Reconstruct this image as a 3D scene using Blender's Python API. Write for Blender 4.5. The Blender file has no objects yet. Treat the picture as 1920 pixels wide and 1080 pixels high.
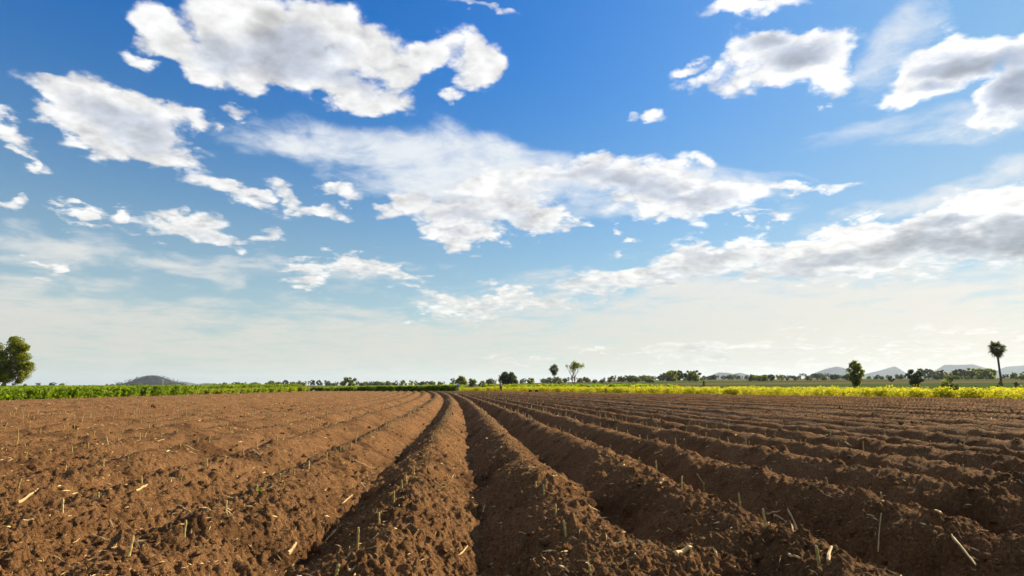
import bpy, bmesh, math, random
import numpy as np
from mathutils import Vector, Matrix

R = math.radians
scene = bpy.context.scene
COL = scene.collection
rng = np.random.default_rng(11)
random.seed(5)

# ------------------------------------------------------------------ camera
F_PX, CX, CY, HORIZON = 1100.0, 960.0, 540.0, 722.5
PITCH = math.atan((HORIZON - CY) / F_PX)
CAM_Z = 0.9
cam_data = bpy.data.cameras.new('camera')
cam = bpy.data.objects.new('camera', cam_data)
COL.objects.link(cam)
cam.location = (0, 0, CAM_Z)
cam.rotation_euler = (R(90) + PITCH, 0, 0)
cam_data.sensor_width = 36.0
cam_data.lens = F_PX / 1920 * 36.0
cam_data.clip_start = 0.05
cam_data.clip_end = 60000
scene.camera = cam

def ray(px, py):
    """world direction through a photograph pixel, scaled so that its forward (y) part is 1"""
    x, u, f = px - CX, CY - py, F_PX
    y = f * math.cos(PITCH) - u * math.sin(PITCH)
    z = u * math.cos(PITCH) + f * math.sin(PITCH)
    return x / y, z / y
def spot(px, d):
    return ray(px, HORIZON)[0] * d, d
def level(py, d, px=960):
    return CAM_Z + ray(px, py)[1] * d

# ------------------------------------------------------------------ exposure, sun
scene.view_settings.view_transform = 'Standard'
scene.view_settings.look = 'None'
EXPOSURE = 1.3                         # the picture is exposed for the soil
scene.view_settings.exposure = EXPOSURE
scene.view_settings.gamma = 1.0
scene.view_settings.use_curve_mapping = False
scene.render.engine = 'CYCLES'
scene.cycles.use_adaptive_sampling = True
scene.cycles.adaptive_threshold = 0.015
scene.cycles.adaptive_min_samples = 16
scene.cycles.max_bounces = 6
scene.cycles.diffuse_bounces = 3
scene.cycles.transmission_bounces = 4
scene.cycles.volume_bounces = 1
scene.cycles.transparent_max_bounces = 4
scene.cycles.sample_clamp_indirect = 4.0

SUN_AZ, SUN_EL = R(55), R(25.5)          # azimuth to the right of the view, elevation
sun_dir = Vector((math.sin(SUN_AZ) * math.cos(SUN_EL), math.cos(SUN_AZ) * math.cos(SUN_EL), math.sin(SUN_EL)))
sd = bpy.data.lights.new('sun', 'SUN')
sd.energy = 5.0
sd.angle = R(0.53)
sd.color = (1.0, 0.83, 0.57)
so = bpy.data.objects.new('sun', sd)
COL.objects.link(so)
so.rotation_euler = sun_dir.to_track_quat('Z', 'Y').to_euler()
so.location = (30, 30, 40)

# ------------------------------------------------------------------ world: sky with clouds
world = bpy.data.worlds.new('World')
scene.world = world
world.use_nodes = True
world.cycles.sampling_method = 'MANUAL'
world.cycles.sample_map_resolution = 512
WT = world.node_tree
WT.nodes.clear()

class G:
    """small helper that writes shader nodes as expressions"""
    def __init__(self, tree): self.t = tree
    def node(self, kind, **kw):
        n = self.t.nodes.new(kind)
        for k, v in kw.items(): setattr(n, k, v)
        return n
    def put(self, sock, v):
        if isinstance(v, bpy.types.NodeSocket): self.t.links.new(v, sock)
        else: sock.default_value = v
    def math(self, op, a, b=None, c=None, clamp=False):
        n = self.node('ShaderNodeMath', operation=op, use_clamp=clamp)
        self.put(n.inputs[0], a)
        if b is not None: self.put(n.inputs[1], b)
        if c is not None: self.put(n.inputs[2], c)
        return n.outputs[0]
    def vec(self, op, a, b=None, c=None):
        n = self.node('ShaderNodeVectorMath', operation=op)
        self.put(n.inputs[0], a)
        if b is not None: self.put(n.inputs[3] if op == 'SCALE' else n.inputs[1], b)
        if c is not None: self.put(n.inputs[2], c)
        return n.outputs[1] if op in ('LENGTH', 'DOT_PRODUCT', 'DISTANCE') else n.outputs[0]
    def noise(self, v, scale, detail=5, rough=0.55, dist=0.0, color=False, lac=2.0):
        n = self.node('ShaderNodeTexNoise')
        self.put(n.inputs['Vector'], v)
        n.inputs['Scale'].default_value = scale; n.inputs['Detail'].default_value = detail
        n.inputs['Roughness'].default_value = rough; n.inputs['Distortion'].default_value = dist
        n.inputs['Lacunarity'].default_value = lac
        return n.outputs['Color' if color else 'Fac']
    def smooth(self, v, a, b, lo=0.0, hi=1.0):
        n = self.node('ShaderNodeMapRange', interpolation_type='SMOOTHSTEP')
        for i, x in enumerate((v, a, b, lo, hi)): self.put(n.inputs[i], x)
        return n.outputs[0]
    def lin(self, v, a, b, lo=0.0, hi=1.0):
        n = self.node('ShaderNodeMapRange')
        for i, x in enumerate((v, a, b, lo, hi)): self.put(n.inputs[i], x)
        return n.outputs[0]
    def mix(self, f, a, b, blend='MIX'):
        n = self.node('ShaderNodeMix', data_type='RGBA', blend_type=blend)
        self.put(n.inputs[0], f); self.put(n.inputs[6], a); self.put(n.inputs[7], b)
        return n.outputs[2]
    def xyz(self, v):
        n = self.node('ShaderNodeSeparateXYZ'); self.put(n.inputs[0], v); return n.outputs
    def comb(self, x, y, z):
        n = self.node('ShaderNodeCombineXYZ')
        for i, q in enumerate((x, y, z)): self.put(n.inputs[i], q)
        return n.outputs[0]

def col(r, g, b): return (r, g, b, 1.0)

SKY_STRENGTH = 0.05
SKY_SCALE = 2 ** (1.0 - EXPOSURE)
def build_world():
    g = top = G(WT)
    d = g.node('ShaderNodeTexCoord').outputs['Generated']
    d = g.vec('NORMALIZE', d)
    x, y, z = g.xyz(d)
    # stereographic sky map about the north (+Y) horizon point
    k = g.math('ADD', y, 1.0005)
    p = g.comb(g.math('DIVIDE', x, k), g.math('DIVIDE', z, k), 0.0)

    def S(px, py):
        a, b = ray(px, py)
        l = math.sqrt(1 + a * a + b * b)
        return a / l / (1 / l + 1), b / l / (1 / l + 1)
    PX = 0.5 / F_PX                                    # size of one photograph pixel on the map, at its centre

    # noise domain that gets finer towards the horizon, as a cloud layer does
    zz = g.math('MAXIMUM', z, 0.0)
    q = g.vec('DIVIDE', d, g.comb(*[g.math('ADD', zz, 0.28)] * 3))
    warp1 = g.vec('SUBTRACT', g.noise(q, 5.0, 2, 0.5, color=True), (0.5, 0.5, 0.5))
    warp2 = g.vec('SUBTRACT', g.noise(q, 17.0, 4, 0.6, color=True), (0.5, 0.5, 0.5))
    pw = g.vec('ADD', p, g.vec('SCALE', warp1, 0.045))
    pw = g.vec('ADD', pw, g.vec('SCALE', warp2, 0.024))
    pw = g.vec('MULTIPLY_ADD', pw, (1, 1, 0), (0, 0, 1))

    def union(blobs, pos, sm, box, reach, gain=1.0):
        """smooth union of ellipses; only those that reach into the box of the sky map are written"""
        t = bpy.data.node_groups.new('sky_shapes', 'ShaderNodeTree')
        t.interface.new_socket('Place', in_out='INPUT', socket_type='NodeSocketVector')
        t.interface.new_socket('Value', in_out='OUTPUT', socket_type='NodeSocketFloat')
        g, outer, place = G(t), top, pos
        pos = g.node('NodeGroupInput').outputs[0]
        acc, home, i = None, pos, 0
        for b in blobs:
            cx, cy, rx, ry = b[:4]
            rot = b[4] if len(b) > 4 else 0
            wt = b[5] if len(b) > 5 else 1.0
            sx, sy = S(cx, cy)
            e = 1.0 / (1 + ((cx - CX) ** 2 + (cy - CY) ** 2) / (4 * F_PX * F_PX) * 1.2)   # the map shrinks off-axis
            r = min(rx, ry) ** 0.7 * 50 ** 0.3 * PX * gain * 0.5 * wt
            c_, s_ = math.cos(R(rot)), -math.sin(R(rot))          # photograph y runs down
            ax, by = rx * PX * e, ry * PX * e
            l = math.sqrt(1 + reach / r)
            ex = l * math.hypot(c_ * ax, s_ * by) + 0.04
            ey = l * math.hypot(s_ * ax, c_ * by) + 0.04
            if sx + ex < box[0] or sx - ex > box[1] or sy + ey < box[2] or sy - ey > box[3]: continue
            if i and i % 8 == 0:      # ties each batch to the one before, so that the shader is evaluated batch by batch
                pos = g.vec('ADD', home, g.comb(g.math('MULTIPLY', acc, 1e-7), 0.0, 0.0))
            i += 1
            ka, kb = math.sqrt(r) / ax, math.sqrt(r) / by
            d1 = g.vec('DOT_PRODUCT', pos, (c_ * ka, s_ * ka, -(c_ * sx + s_ * sy) * ka))
            d2 = g.vec('DOT_PRODUCT', pos, (-s_ * kb, c_ * kb, -(-s_ * sx + c_ * sy) * kb))
            s = g.math('SUBTRACT', r, g.math('MULTIPLY_ADD', d2, d2, g.math('MULTIPLY', d1, d1)))
            acc = s if acc is None else g.math('SMOOTH_MAX', acc, s, sm)
        g.put(g.node('NodeGroupOutput').inputs[0], -1.0 if acc is None else acc)
        n = outer.node('ShaderNodeGroup'); n.node_tree = t
        outer.put(n.inputs[0], place)
        return n.outputs[0]

    cumulus = [
        (300,48,62,42,25),(375,112,58,42,30),(450,62,110,66,0),(430,8,95,40,0),(560,112,120,58,10),(600,40,84,52,0),
        (690,88,86,52,25),(645,168,84,40,15),(712,182,58,26,0),(470,135,64,42,10),(755,132,46,36,0),(815,108,52,20,-10),
        (893,122,48,42,30),(852,182,22,14,-30),(250,96,28,13,20),
        (130,186,74,22,18),(82,216,34,18,10),(220,208,86,46,10),(248,256,112,40,20),(315,288,62,30,8),(335,226,56,18,28),
        (175,236,70,36,25),(18,248,48,22,30),(44,291,16,10,20),(437,211,28,12,5),(398,240,14,9,40),
        (1122,306,56,38,0),(1200,332,100,42,10),(1290,362,104,38,14),(1384,362,54,17,14),(1250,392,78,22,8),
        (858,402,96,46,0),(790,384,46,28,0),(905,352,90,30,0),(985,386,86,34,25),(1056,416,44,13,14),(865,434,84,17,0),
        (725,405,36,15,0),(1030,330,70,26,0),
        (1320,306,20,13,20),(1500,350,68,9,-6),(1460,352,36,9,0),(1405,405,50,4,-3),
        (345,414,62,25,10),(404,440,52,17,18),(495,450,29,12,0),(455,367,58,15,17),(540,372,32,12,40),(596,396,46,14,6),
        (642,360,42,13,0),(165,403,48,8,12),(243,386,15,10,-30),(135,374,26,6,10),(15,372,32,6,0),(40,366,12,7,30),
        (600,496,62,13,0),(665,492,56,19,0),(720,498,52,11,8),(770,510,26,12,0),(566,538,32,9,0),(1172,436,18,7,20),
        (1410,92,58,46,0),(1480,100,108,46,0),(1562,108,54,42,0),(1440,142,84,28,0),(1575,152,32,20,0),(1332,146,46,16,-25),
        (1300,128,26,9,-20),(1412,4,84,17,0),
        (1850,88,104,38,0),(1735,152,62,40,-20),(1895,165,76,62,0),(1785,112,72,46,0),(1960,110,90,60,0),(1880,215,40,18,20),
        (1890,396,110,50,0),(1800,428,126,38,-8),(1700,452,150,34,-5),(1560,462,134,32,-8),(1450,482,130,30,-5),
        (1300,502,150,28,-10),(1150,522,100,24,-5),(1600,500,134,22,0),(1840,468,130,18,0),(2000,430,160,70,0),(1120,545,60,9,0),
        (880,572,80,19,5),(955,560,72,15,5),(1020,566,48,15,0),(850,594,60,6,0),
        (1320,655,116,12,0),(1250,662,56,7,0),(1450,654,76,9,0),(1640,636,110,8,0),(1800,628,84,6,0),(1660,650,60,4,0),
        (948,676,24,2.5,5),(982,674,16,2.5,0),(1216,215,30,8,-5),(925,20,40,5,15),(1150,660,50,4,0),
        (1500,690,120,5,0),(1780,668,120,6,0),(60,517,18,4,0),(102,490,20,4,0),
    ]
    # billows: rounded heads (voronoi) over fractal noise
    def puff(pos):
        n1 = g.noise(pos, 8.0, 7, 0.54, 0.0)
        out = g.math('SUBTRACT', n1, 0.5)
        for sc, am in ((8.0, 0.75), (19.0, 0.48), (43.0, 0.22), (95.0, 0.09)):
            b_ = g.math('ABSOLUTE', g.math('SUBTRACT', g.noise(pos, sc, 0.0), 0.5))      # round heads, sharp creases
            out = g.math('MULTIPLY_ADD', g.math('SUBTRACT', b_, 0.12), am * 1.6, out)
        return out
    n_here = puff(q)
    sun_up = g.vec('SCALE', tuple((sun_dir + Vector((0, 0, 0.35))).normalized()), 0.035)
    n_sun = puff(g.vec('ADD', q, sun_up))
    relief = g.math('SUBTRACT', n_here, n_sun)                # >0 on the side of a billow that faces the sun

    # thick cores and flat bases, that keep the light out
    cores = [
        (540,118,130,34,6),(420,92,74,28,20),(650,140,80,20,15),(560,80,120,30,0),
        (235,238,96,30,20),(290,272,60,18,10),(1185,342,100,28,14),(1270,366,90,20,10),(1120,312,44,22,0),(1060,330,40,14,0),
        (880,414,80,20,0),(850,372,60,16,0),(980,395,50,14,25),(1490,106,84,28,0),(1420,80,40,22,0),(1855,112,100,34,8),(1905,165,70,52,0),(1775,120,46,22,0),
        (1745,160,26,16,0),(1835,446,150,34,-4),(1920,440,90,40,0),(1560,494,140,20,0),(1700,462,90,20,0),(1260,522,84,11,-4),(1130,530,62,11,0),
        (1340,494,70,12,-6),(900,582,54,7,5),(1010,570,36,6,0),(660,506,70,8,0),(380,434,60,9,14),(1330,660,92,7,0),(1640,638,80,5,0),(1450,658,50,5,0),
        (1150,548,70,6,0),(2000,440,150,50,0),
    ]
    # veils of high cloud, drawn out in streaks
    st = g.vec('MULTIPLY', g.vec('DIVIDE', d, g.comb(*[g.math('ADD', zz, 0.10)] * 3)), (1.0, 1.0, 2.6))
    strand = g.noise(st, 2.6, 7, 0.62, 0.5)
    fine = g.noise(g.vec('MULTIPLY', q, (1.0, 1.0, 2.2)), 16.0, 6, 0.65, 0.7)
    veils = [
        (1560,640,860,158,0),(-40,606,560,96,2),(700,650,700,80,0),(60,455,240,32,3),(330,500,330,18,1),(760,298,290,42,6,1.9),(990,322,260,58,12,1.9),(860,345,220,34,4,1.6),
        (1690,82,76,44,-42,1.3),(1800,368,230,24,-9,1.9),(1880,325,150,26,-14,1.6),(1860,225,200,24,0),(1300,345,160,36,10),(730,482,40,3,0),(1460,330,36,3,0),(1840,545,240,40,-4),
    ]
    pv = g.vec('MULTIPLY_ADD', g.vec('ADD', p, g.vec('SCALE', warp1, 0.05)), (1, 1, 0), (0, 0, 1))

    # clear air
    sky = g.node('ShaderNodeTexSky', sky_type='NISHITA', sun_disc=False)
    sky.sun_elevation = SUN_EL
    sky.sun_rotation = SUN_AZ
    sky.altitude = 100.0; sky.air_density = 1.0; sky.dust_density = 0.15; sky.ozone_density = 3.0
    air = sky.outputs[0]
    hs = g.node('ShaderNodeHueSaturation')
    hs.inputs['Saturation'].default_value = 1.25; hs.inputs['Value'].default_value = 1.0
    g.put(hs.inputs['Color'], air)
    air = g.mix(1.0, hs.outputs[0], g.mix(g.smooth(z, 0.16, 0.66), col(1.10, 1.34, 1.24), col(0.0, 1.18, 1.84)), 'MULTIPLY')
    U = 10.0
    low = g.math('POWER', 2.718, g.math('MULTIPLY', zz, -5.5))          # milky air above the horizon
    near_sun = g.math('MAXIMUM', g.vec('DOT_PRODUCT', d, tuple(sun_dir)), 0.0)
    glow = g.math('POWER', near_sun, 6.0)
    milk = g.mix(glow, col(.53 * U, .57 * U, .54 * U), col(.70 * U, .67 * U, .58 * U))
    air = g.mix(g.math('MULTIPLY', glow, 0.80), air, col(.28 * U, .49 * U, .71 * U))
    air = g.mix(g.math('MULTIPLY', low, g.smooth(z, 0.16, 0.56, 0.90, 0.0)), air, milk)

    # one shared recipe turns shapes and noise into colour
    pt = bpy.data.node_groups.new('sky_colour', 'ShaderNodeTree')
    names = ('shape', 'core', 'veil', 'billow', 'relief', 'strand', 'fine', 'height', 'glow')
    for nm in names: pt.interface.new_socket(nm, in_out='INPUT', socket_type='NodeSocketFloat')
    pt.interface.new_socket('air', in_out='INPUT', socket_type='NodeSocketColor')
    pt.interface.new_socket('colour', in_out='OUTPUT', socket_type='NodeSocketColor')
    def recipe(g):
        gi = g.node('NodeGroupInput').outputs
        c_s, core_s, v_s, n_here, relief, strand, fine, z, glow, air = gi[:10]
        inner = g.math('MULTIPLY', g.math('MAXIMUM', g.math('ADD', c_s, 0.004), 0.0), 1.2)          # bodies are dense, only rims fray
        dens = g.math('ADD', g.math('ADD', g.math('ADD', c_s, inner), 0.005), g.math('MULTIPLY', n_here, 0.036))
        alpha = g.smooth(dens, -0.001, 0.019)
        core = g.smooth(g.math('ADD', core_s, g.math('MULTIPLY', n_here, 0.012)), -0.012, 0.024)
        core = g.math('MULTIPLY', core, g.smooth(glow, 0.0, 0.35, 0.55, 0.88))          # clouds under the sun are seen from their dark side
        v_d = g.math('ADD', v_s, g.math('MULTIPLY', g.math('SUBTRACT', strand, 0.52), 0.150))
        v_d = g.math('ADD', v_d, g.math('MULTIPLY', g.math('SUBTRACT', fine, 0.5), 0.045))
        veil = g.math('MULTIPLY', g.smooth(v_d, -0.024, 0.046), g.smooth(z, 0.0, 0.25, 0.92, 0.96))
        c = g.mix(veil, air, g.mix(g.smooth(z, 0.0, 0.35), g.mix(glow, col(.70 * U, .68 * U, .60 * U), col(1.06 * U, .93 * U, .77 * U)), col(.84 * U, .88 * U, .92 * U)))
        body = g.smooth(dens, 0.006, 0.060)
        lit = g.math('ADD', g.math('MULTIPLY_ADD', body, -0.10, 0.90), g.math('MULTIPLY', relief, 0.6))
        lit = g.math('ADD', lit, g.math('MULTIPLY', glow, 0.22))
        shade = g.math('ADD', 0.37, g.math('MULTIPLY', relief, 0.30))
        tone = g.math('ADD', g.math('MULTIPLY', lit, g.math('SUBTRACT', 1.0, core)), g.math('MULTIPLY', shade, core))
        tone = g.math('MAXIMUM', tone, 0.30)
        tint = g.mix(core, g.mix(g.smooth(z, 0.05, 0.3), col(1.0, .97, .90), col(1.0, 1.0, 1.0)), g.mix(g.smooth(z, 0.05, 0.35), col(.92, 1.0, 1.03), col(.82, .97, 1.26)))
        cloud = g.vec('SCALE', tint, g.math('MULTIPLY', tone, U))
        # far clouds pale into the air near the horizon
        alpha = g.math('MULTIPLY', alpha, g.smooth(z, 0.03, 0.20, 0.60, 1.0))
        g.put(g.node('NodeGroupOutput').inputs[0], g.mix(alpha, c, cloud))
    recipe(G(pt))
    def paint(c_s, core_s, v_s):
        n = g.node('ShaderNodeGroup'); n.node_tree = pt
        for i, v in enumerate((c_s, core_s, v_s, n_here, relief, strand, fine, z, glow, air)): g.put(n.inputs[i], v)
        bg = g.node('ShaderNodeBackground')
        g.put(bg.inputs['Color'], g.vec('SCALE', n.outputs[0], SKY_SCALE))
        bg.inputs['Strength'].default_value = SKY_STRENGTH
        return bg.outputs[0]
    def either(fac, a, b):
        n = g.node('ShaderNodeMixShader')
        g.put(n.inputs[0], fac); g.put(n.inputs[1], a); g.put(n.inputs[2], b)
        return n.outputs[0]

    pu, pvv, _ = g.xyz(p)
    WU, WV = 0.47, 0.42
    us = [-WU, S(480, 300)[0], S(960, 300)[0], S(1440, 300)[0], WU]
    vs = [-0.1, S(960, 430)[1], WV]
    edge = g.math('MAXIMUM', g.math('DIVIDE', g.math('ABSOLUTE', pu), WU), g.math('DIVIDE', pvv, WV))
    rim = g.math('MULTIPLY', g.smooth(edge, 0.90, 1.0), -0.3)          # named clouds thin out before the window ends
    def region(i, j):
        box = (us[i], us[i + 1], vs[j], vs[j + 1])
        c_s = g.math('ADD', union(cumulus, pw, 0.006, box, 0.016), rim)
        return paint(c_s, union(cores, pw, 0.01, box, 0.02, 2.0), g.math('ADD', union(veils, pv, 0.02, box, 0.06, 2.1), rim))
    rows = []
    for j in range(2):
        q4 = [region(i, j) for i in range(4)]
        l = either(g.math('GREATER_THAN', pu, us[1]), q4[0], q4[1])
        r = either(g.math('GREATER_THAN', pu, us[3]), q4[2], q4[3])
        rows.append(either(g.math('GREATER_THAN', pu, us[2]), l, r))
    inside = either(g.math('GREATER_THAN', pvv, vs[1]), rows[0], rows[1])
    # the sky beyond goes on with clouds of the same kind
    keep = g.math('MULTIPLY', g.smooth(edge, 1.0, 1.25, -0.3, 0.0), 1.0)
    gen = g.math('MULTIPLY', g.math('SUBTRACT', g.noise(q, 2.3, 2, 0.5), 0.57), 0.30)
    gv = g.math('MULTIPLY', g.math('SUBTRACT', g.noise(st, 0.9, 2), 0.5), 0.16)
    outside = paint(g.math('ADD', gen, keep), g.math('SUBTRACT', gen, 0.02), g.math('ADD', gv, keep))
    up = either(g.math('GREATER_THAN', edge, 1.0), inside, outside)
    below = g.node('ShaderNodeBackground')
    below.inputs['Color'].default_value = col(1.2, 1.0, 0.7); below.inputs['Strength'].default_value = SKY_STRENGTH
    final = either(g.math('GREATER_THAN', z, -0.04), below.outputs[0], up)
    out = g.node('ShaderNodeOutputWorld')
    WT.links.new(final, out.inputs['Surface'])
build_world()
# ------------------------------------------------------------------ helpers
def tag(o, label=None, cat=None, group=None, kind=None):
    if label: o['label'] = label
    if cat: o['category'] = cat
    if group: o['group'] = group
    if kind: o['kind'] = kind
    return o
def link(name, mesh, mat=None, parent=None, loc=None, rot=None, scale=None):
    o = bpy.data.objects.new(name, mesh)
    COL.objects.link(o)
    if mat is not None and mesh is not None and not mesh.materials: mesh.materials.append(mat)
    if parent is not None: o.parent = parent
    if loc is not None: o.location = loc
    if rot is not None: o.rotation_euler = rot
    if scale is not None: o.scale = scale
    return o
def empty(name, loc):
    o = bpy.data.objects.new(name, None); COL.objects.link(o); o.location = loc
    o.empty_display_size = 0.1
    return o
def np_mesh(name, verts, faces, smooth=False):
    """mesh from arrays; faces is (n,3) or (n,4)"""
    me = bpy.data.meshes.new(name)
    verts = np.asarray(verts, dtype=np.float32); faces = np.asarray(faces, dtype=np.int32)
    n, k = faces.shape
    me.vertices.add(len(verts)); me.vertices.foreach_set('co', verts.ravel())
    me.loops.add(n * k); me.loops.foreach_set('vertex_index', faces.ravel())
    me.polygons.add(n)
    me.polygons.foreach_set('loop_start', np.arange(0, n * k, k, dtype=np.int32))
    me.polygons.foreach_set('loop_total', np.full(n, k, dtype=np.int32))
    me.polygons.foreach_set('use_smooth', np.full(n, smooth, dtype=bool))
    me.update(calc_edges=True)
    return me
def grid_faces(nr, nc):
    i = np.arange(nr * nc).reshape(nr, nc)
    return np.stack([i[:-1, :-1], i[:-1, 1:], i[1:, 1:], i[1:, :-1]], -1).reshape(-1, 4)

def gnoise(x, y, seed=0):
    """2-D gradient noise, about -0.7..0.7"""
    xi = np.floor(x); yi = np.floor(y)
    fx = x - xi; fy = y - yi
    xi = xi.astype(np.int64); yi = yi.astype(np.int64)
    u = fx * fx * fx * (fx * (fx * 6 - 15) + 10); v = fy * fy * fy * (fy * (fy * 6 - 15) + 10)
    def gr(ix, iy, dx, dy):
        h = (ix * 374761393 + iy * 668265263 + seed * 974634777) & 0xFFFFFFFF
        h = ((h ^ (h >> 13)) * 1274126177) & 0xFFFFFFFF
        h = (h ^ (h >> 16)) & 1023
        a = h * (2 * math.pi / 1024)
        return np.cos(a) * dx + np.sin(a) * dy
    a = gr(xi, yi, fx, fy); b = gr(xi + 1, yi, fx - 1, fy)
    c = gr(xi, yi + 1, fx, fy - 1); d = gr(xi + 1, yi + 1, fx - 1, fy - 1)
    return (a + (b - a) * u) + ((c + (d - c) * u) - (a + (b - a) * u)) * v
def sstep(v, a, b):
    t = np.clip((v - a) / (b - a), 0, 1)
    return t * t * (3 - 2 * t)

class Tubes:
    """collects tapered tubes through points"""
    def __init__(self): self.v = []; self.f = []; self.n = 0
    def add(self, pts, rad, sides=6, cap=True):
        pts = [Vector(p) for p in pts]
        ref = Vector((0.31, 0.87, 0.2))
        rings = []
        for i, p in enumerate(pts):
            t = (pts[min(i + 1, len(pts) - 1)] - pts[max(i - 1, 0)]).normalized()
            a = t.cross(ref)
            if a.length < 0.05: a = t.cross(Vector((1, 0, 0)))
            a.normalize(); b = t.cross(a)
            for k in range(sides):
                w = 2 * math.pi * k / sides
                self.v.append(p + (a * math.cos(w) + b * math.sin(w)) * rad[i])
        for i in range(len(pts) - 1):
            for k in range(sides):
                self.f.append((self.n + i * sides + k, self.n + i * sides + (k + 1) % sides, self.n + (i + 1) * sides + (k + 1) % sides, self.n + (i + 1) * sides + k))
        if cap:
            self.f.append(tuple(self.n + k for k in range(sides))[::-1])
            self.f.append(tuple(self.n + (len(pts) - 1) * sides + k for k in range(sides)))
        self.n += len(pts) * sides
    def mesh(self, name, smooth=True):
        me = bpy.data.meshes.new(name)
        me.from_pydata(self.v, [], self.f)
        for p in me.polygons: p.use_smooth = smooth
        return me

def material(name, rough=0.9, spec=0.2):
    m = bpy.data.materials.new(name); m.use_nodes = True
    t = m.node_tree
    b = t.nodes['Principled BSDF']
    b.inputs['Roughness'].default_value = rough
    b.inputs['Specular IOR Level'].default_value = spec
    return m, G(t), b
def plain(name, c, rough=0.85, spec=0.2, var=0.25, scale=9.0, coord='Object'):
    m, g, b = material(name, rough, spec)
    tc = g.node('ShaderNodeTexCoord').outputs[coord]
    n = g.noise(tc, scale, 4, 0.6)
    dark = tuple(v * (1 - var) for v in c); lite = tuple(min(1, v * (1 + var)) for v in c)
    g.put(b.inputs['Base Color'], g.mix(g.lin(n, 0.3, 0.7), col(*dark), col(*lite)))
    return m
def leafy(name, c1, c2, trans=0.35, rough=0.6, scale=3.0, tcol=None):
    """foliage: colour varies leaf by leaf; some of the light comes through"""
    m, g, b = material(name, rough, 0.3)
    geo = g.node('ShaderNodeNewGeometry')
    rnd = geo.outputs['Random Per Island']
    n = g.noise(geo.outputs['Position'], scale, 2, 0.6)
    f = g.math('ADD', g.math('MULTIPLY', rnd, 0.6), g.math('MULTIPLY', g.lin(n, 0.3, 0.7), 0.4))
    c = g.mix(f, col(*c1), col(*c2))
    g.put(b.inputs['Base Color'], c)
    tr = g.node('ShaderNodeBsdfTranslucent')
    g.put(tr.inputs['Color'], g.mix(1.0, c, col(*(tcol or (1.5, 1.45, 0.6))), 'MULTIPLY'))
    mx = g.node('ShaderNodeMixShader'); mx.inputs[0].default_value = trans
    g.t.links.new(b.outputs[0], mx.inputs[1]); g.t.links.new(tr.outputs[0], mx.inputs[2])
    g.t.links.new(mx.outputs[0], g.t.nodes['Material Output'].inputs['Surface'])
    return m

ORD = ['first', 'second', 'third', 'fourth', 'fifth', 'sixth', 'seventh', 'eighth', 'ninth', 'tenth', 'eleventh', 'twelfth', 'thirteenth', 'fourteenth', 'fifteenth', 'sixteenth', 'seventeenth', 'eighteenth', 'nineteenth', 'twentieth', 'twenty-first', 'twenty-second', 'twenty-third', 'twenty-fourth', 'twenty-fifth', 'twenty-sixth', 'twenty-seventh', 'twenty-eighth', 'twenty-ninth', 'thirtieth']
# ------------------------------------------------------------------ the ploughed field
ROW_S = 1.28
TAN_ROW = math.tan(R(-4.6))
ROW_X0 = -0.47                      # lateral place (at y = 0) of the crest of the ridge left of the central furrow
LEFT_EDGE = -32.5
FAR_EDGE = 100.0
def right_edge(y): return 36.0 - (np.asarray(y) - 41.0) * (36.0 / 55.0)      # crop boundary on the right, x at a given y
def row_shift(y):
    y = np.asarray(y, dtype=float)
    return TAN_ROW * y - 0.00060 * np.maximum(y - 15, 0) ** 2
def squeeze(side, y):
    """the rows draw together with distance, more so on the right"""
    c = 0.0048 + 0.0027 * np.clip(np.asarray(side, dtype=float) * 0.5, -1, 1)
    return 1 - c * np.minimum(np.asarray(y, dtype=float), 48.0)
def crest_x(k, y): return ROW_X0 + row_shift(y) + k * ROW_S * squeeze(k * ROW_S, y)
def row_coord(x, y):
    """how many ridges to the right of the reference ridge; whole numbers are crests"""
    y = np.asarray(y, dtype=float)
    a = x - ROW_X0 - row_shift(y)
    w = 0.035 * gnoise(y * 0.9, np.floor(a / ROW_S + 0.5) * 0.0 + np.round(a / (ROW_S * squeeze(a, y))) * 7.3, 3)
    return (a + w) / (ROW_S * squeeze(a, y))

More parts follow.
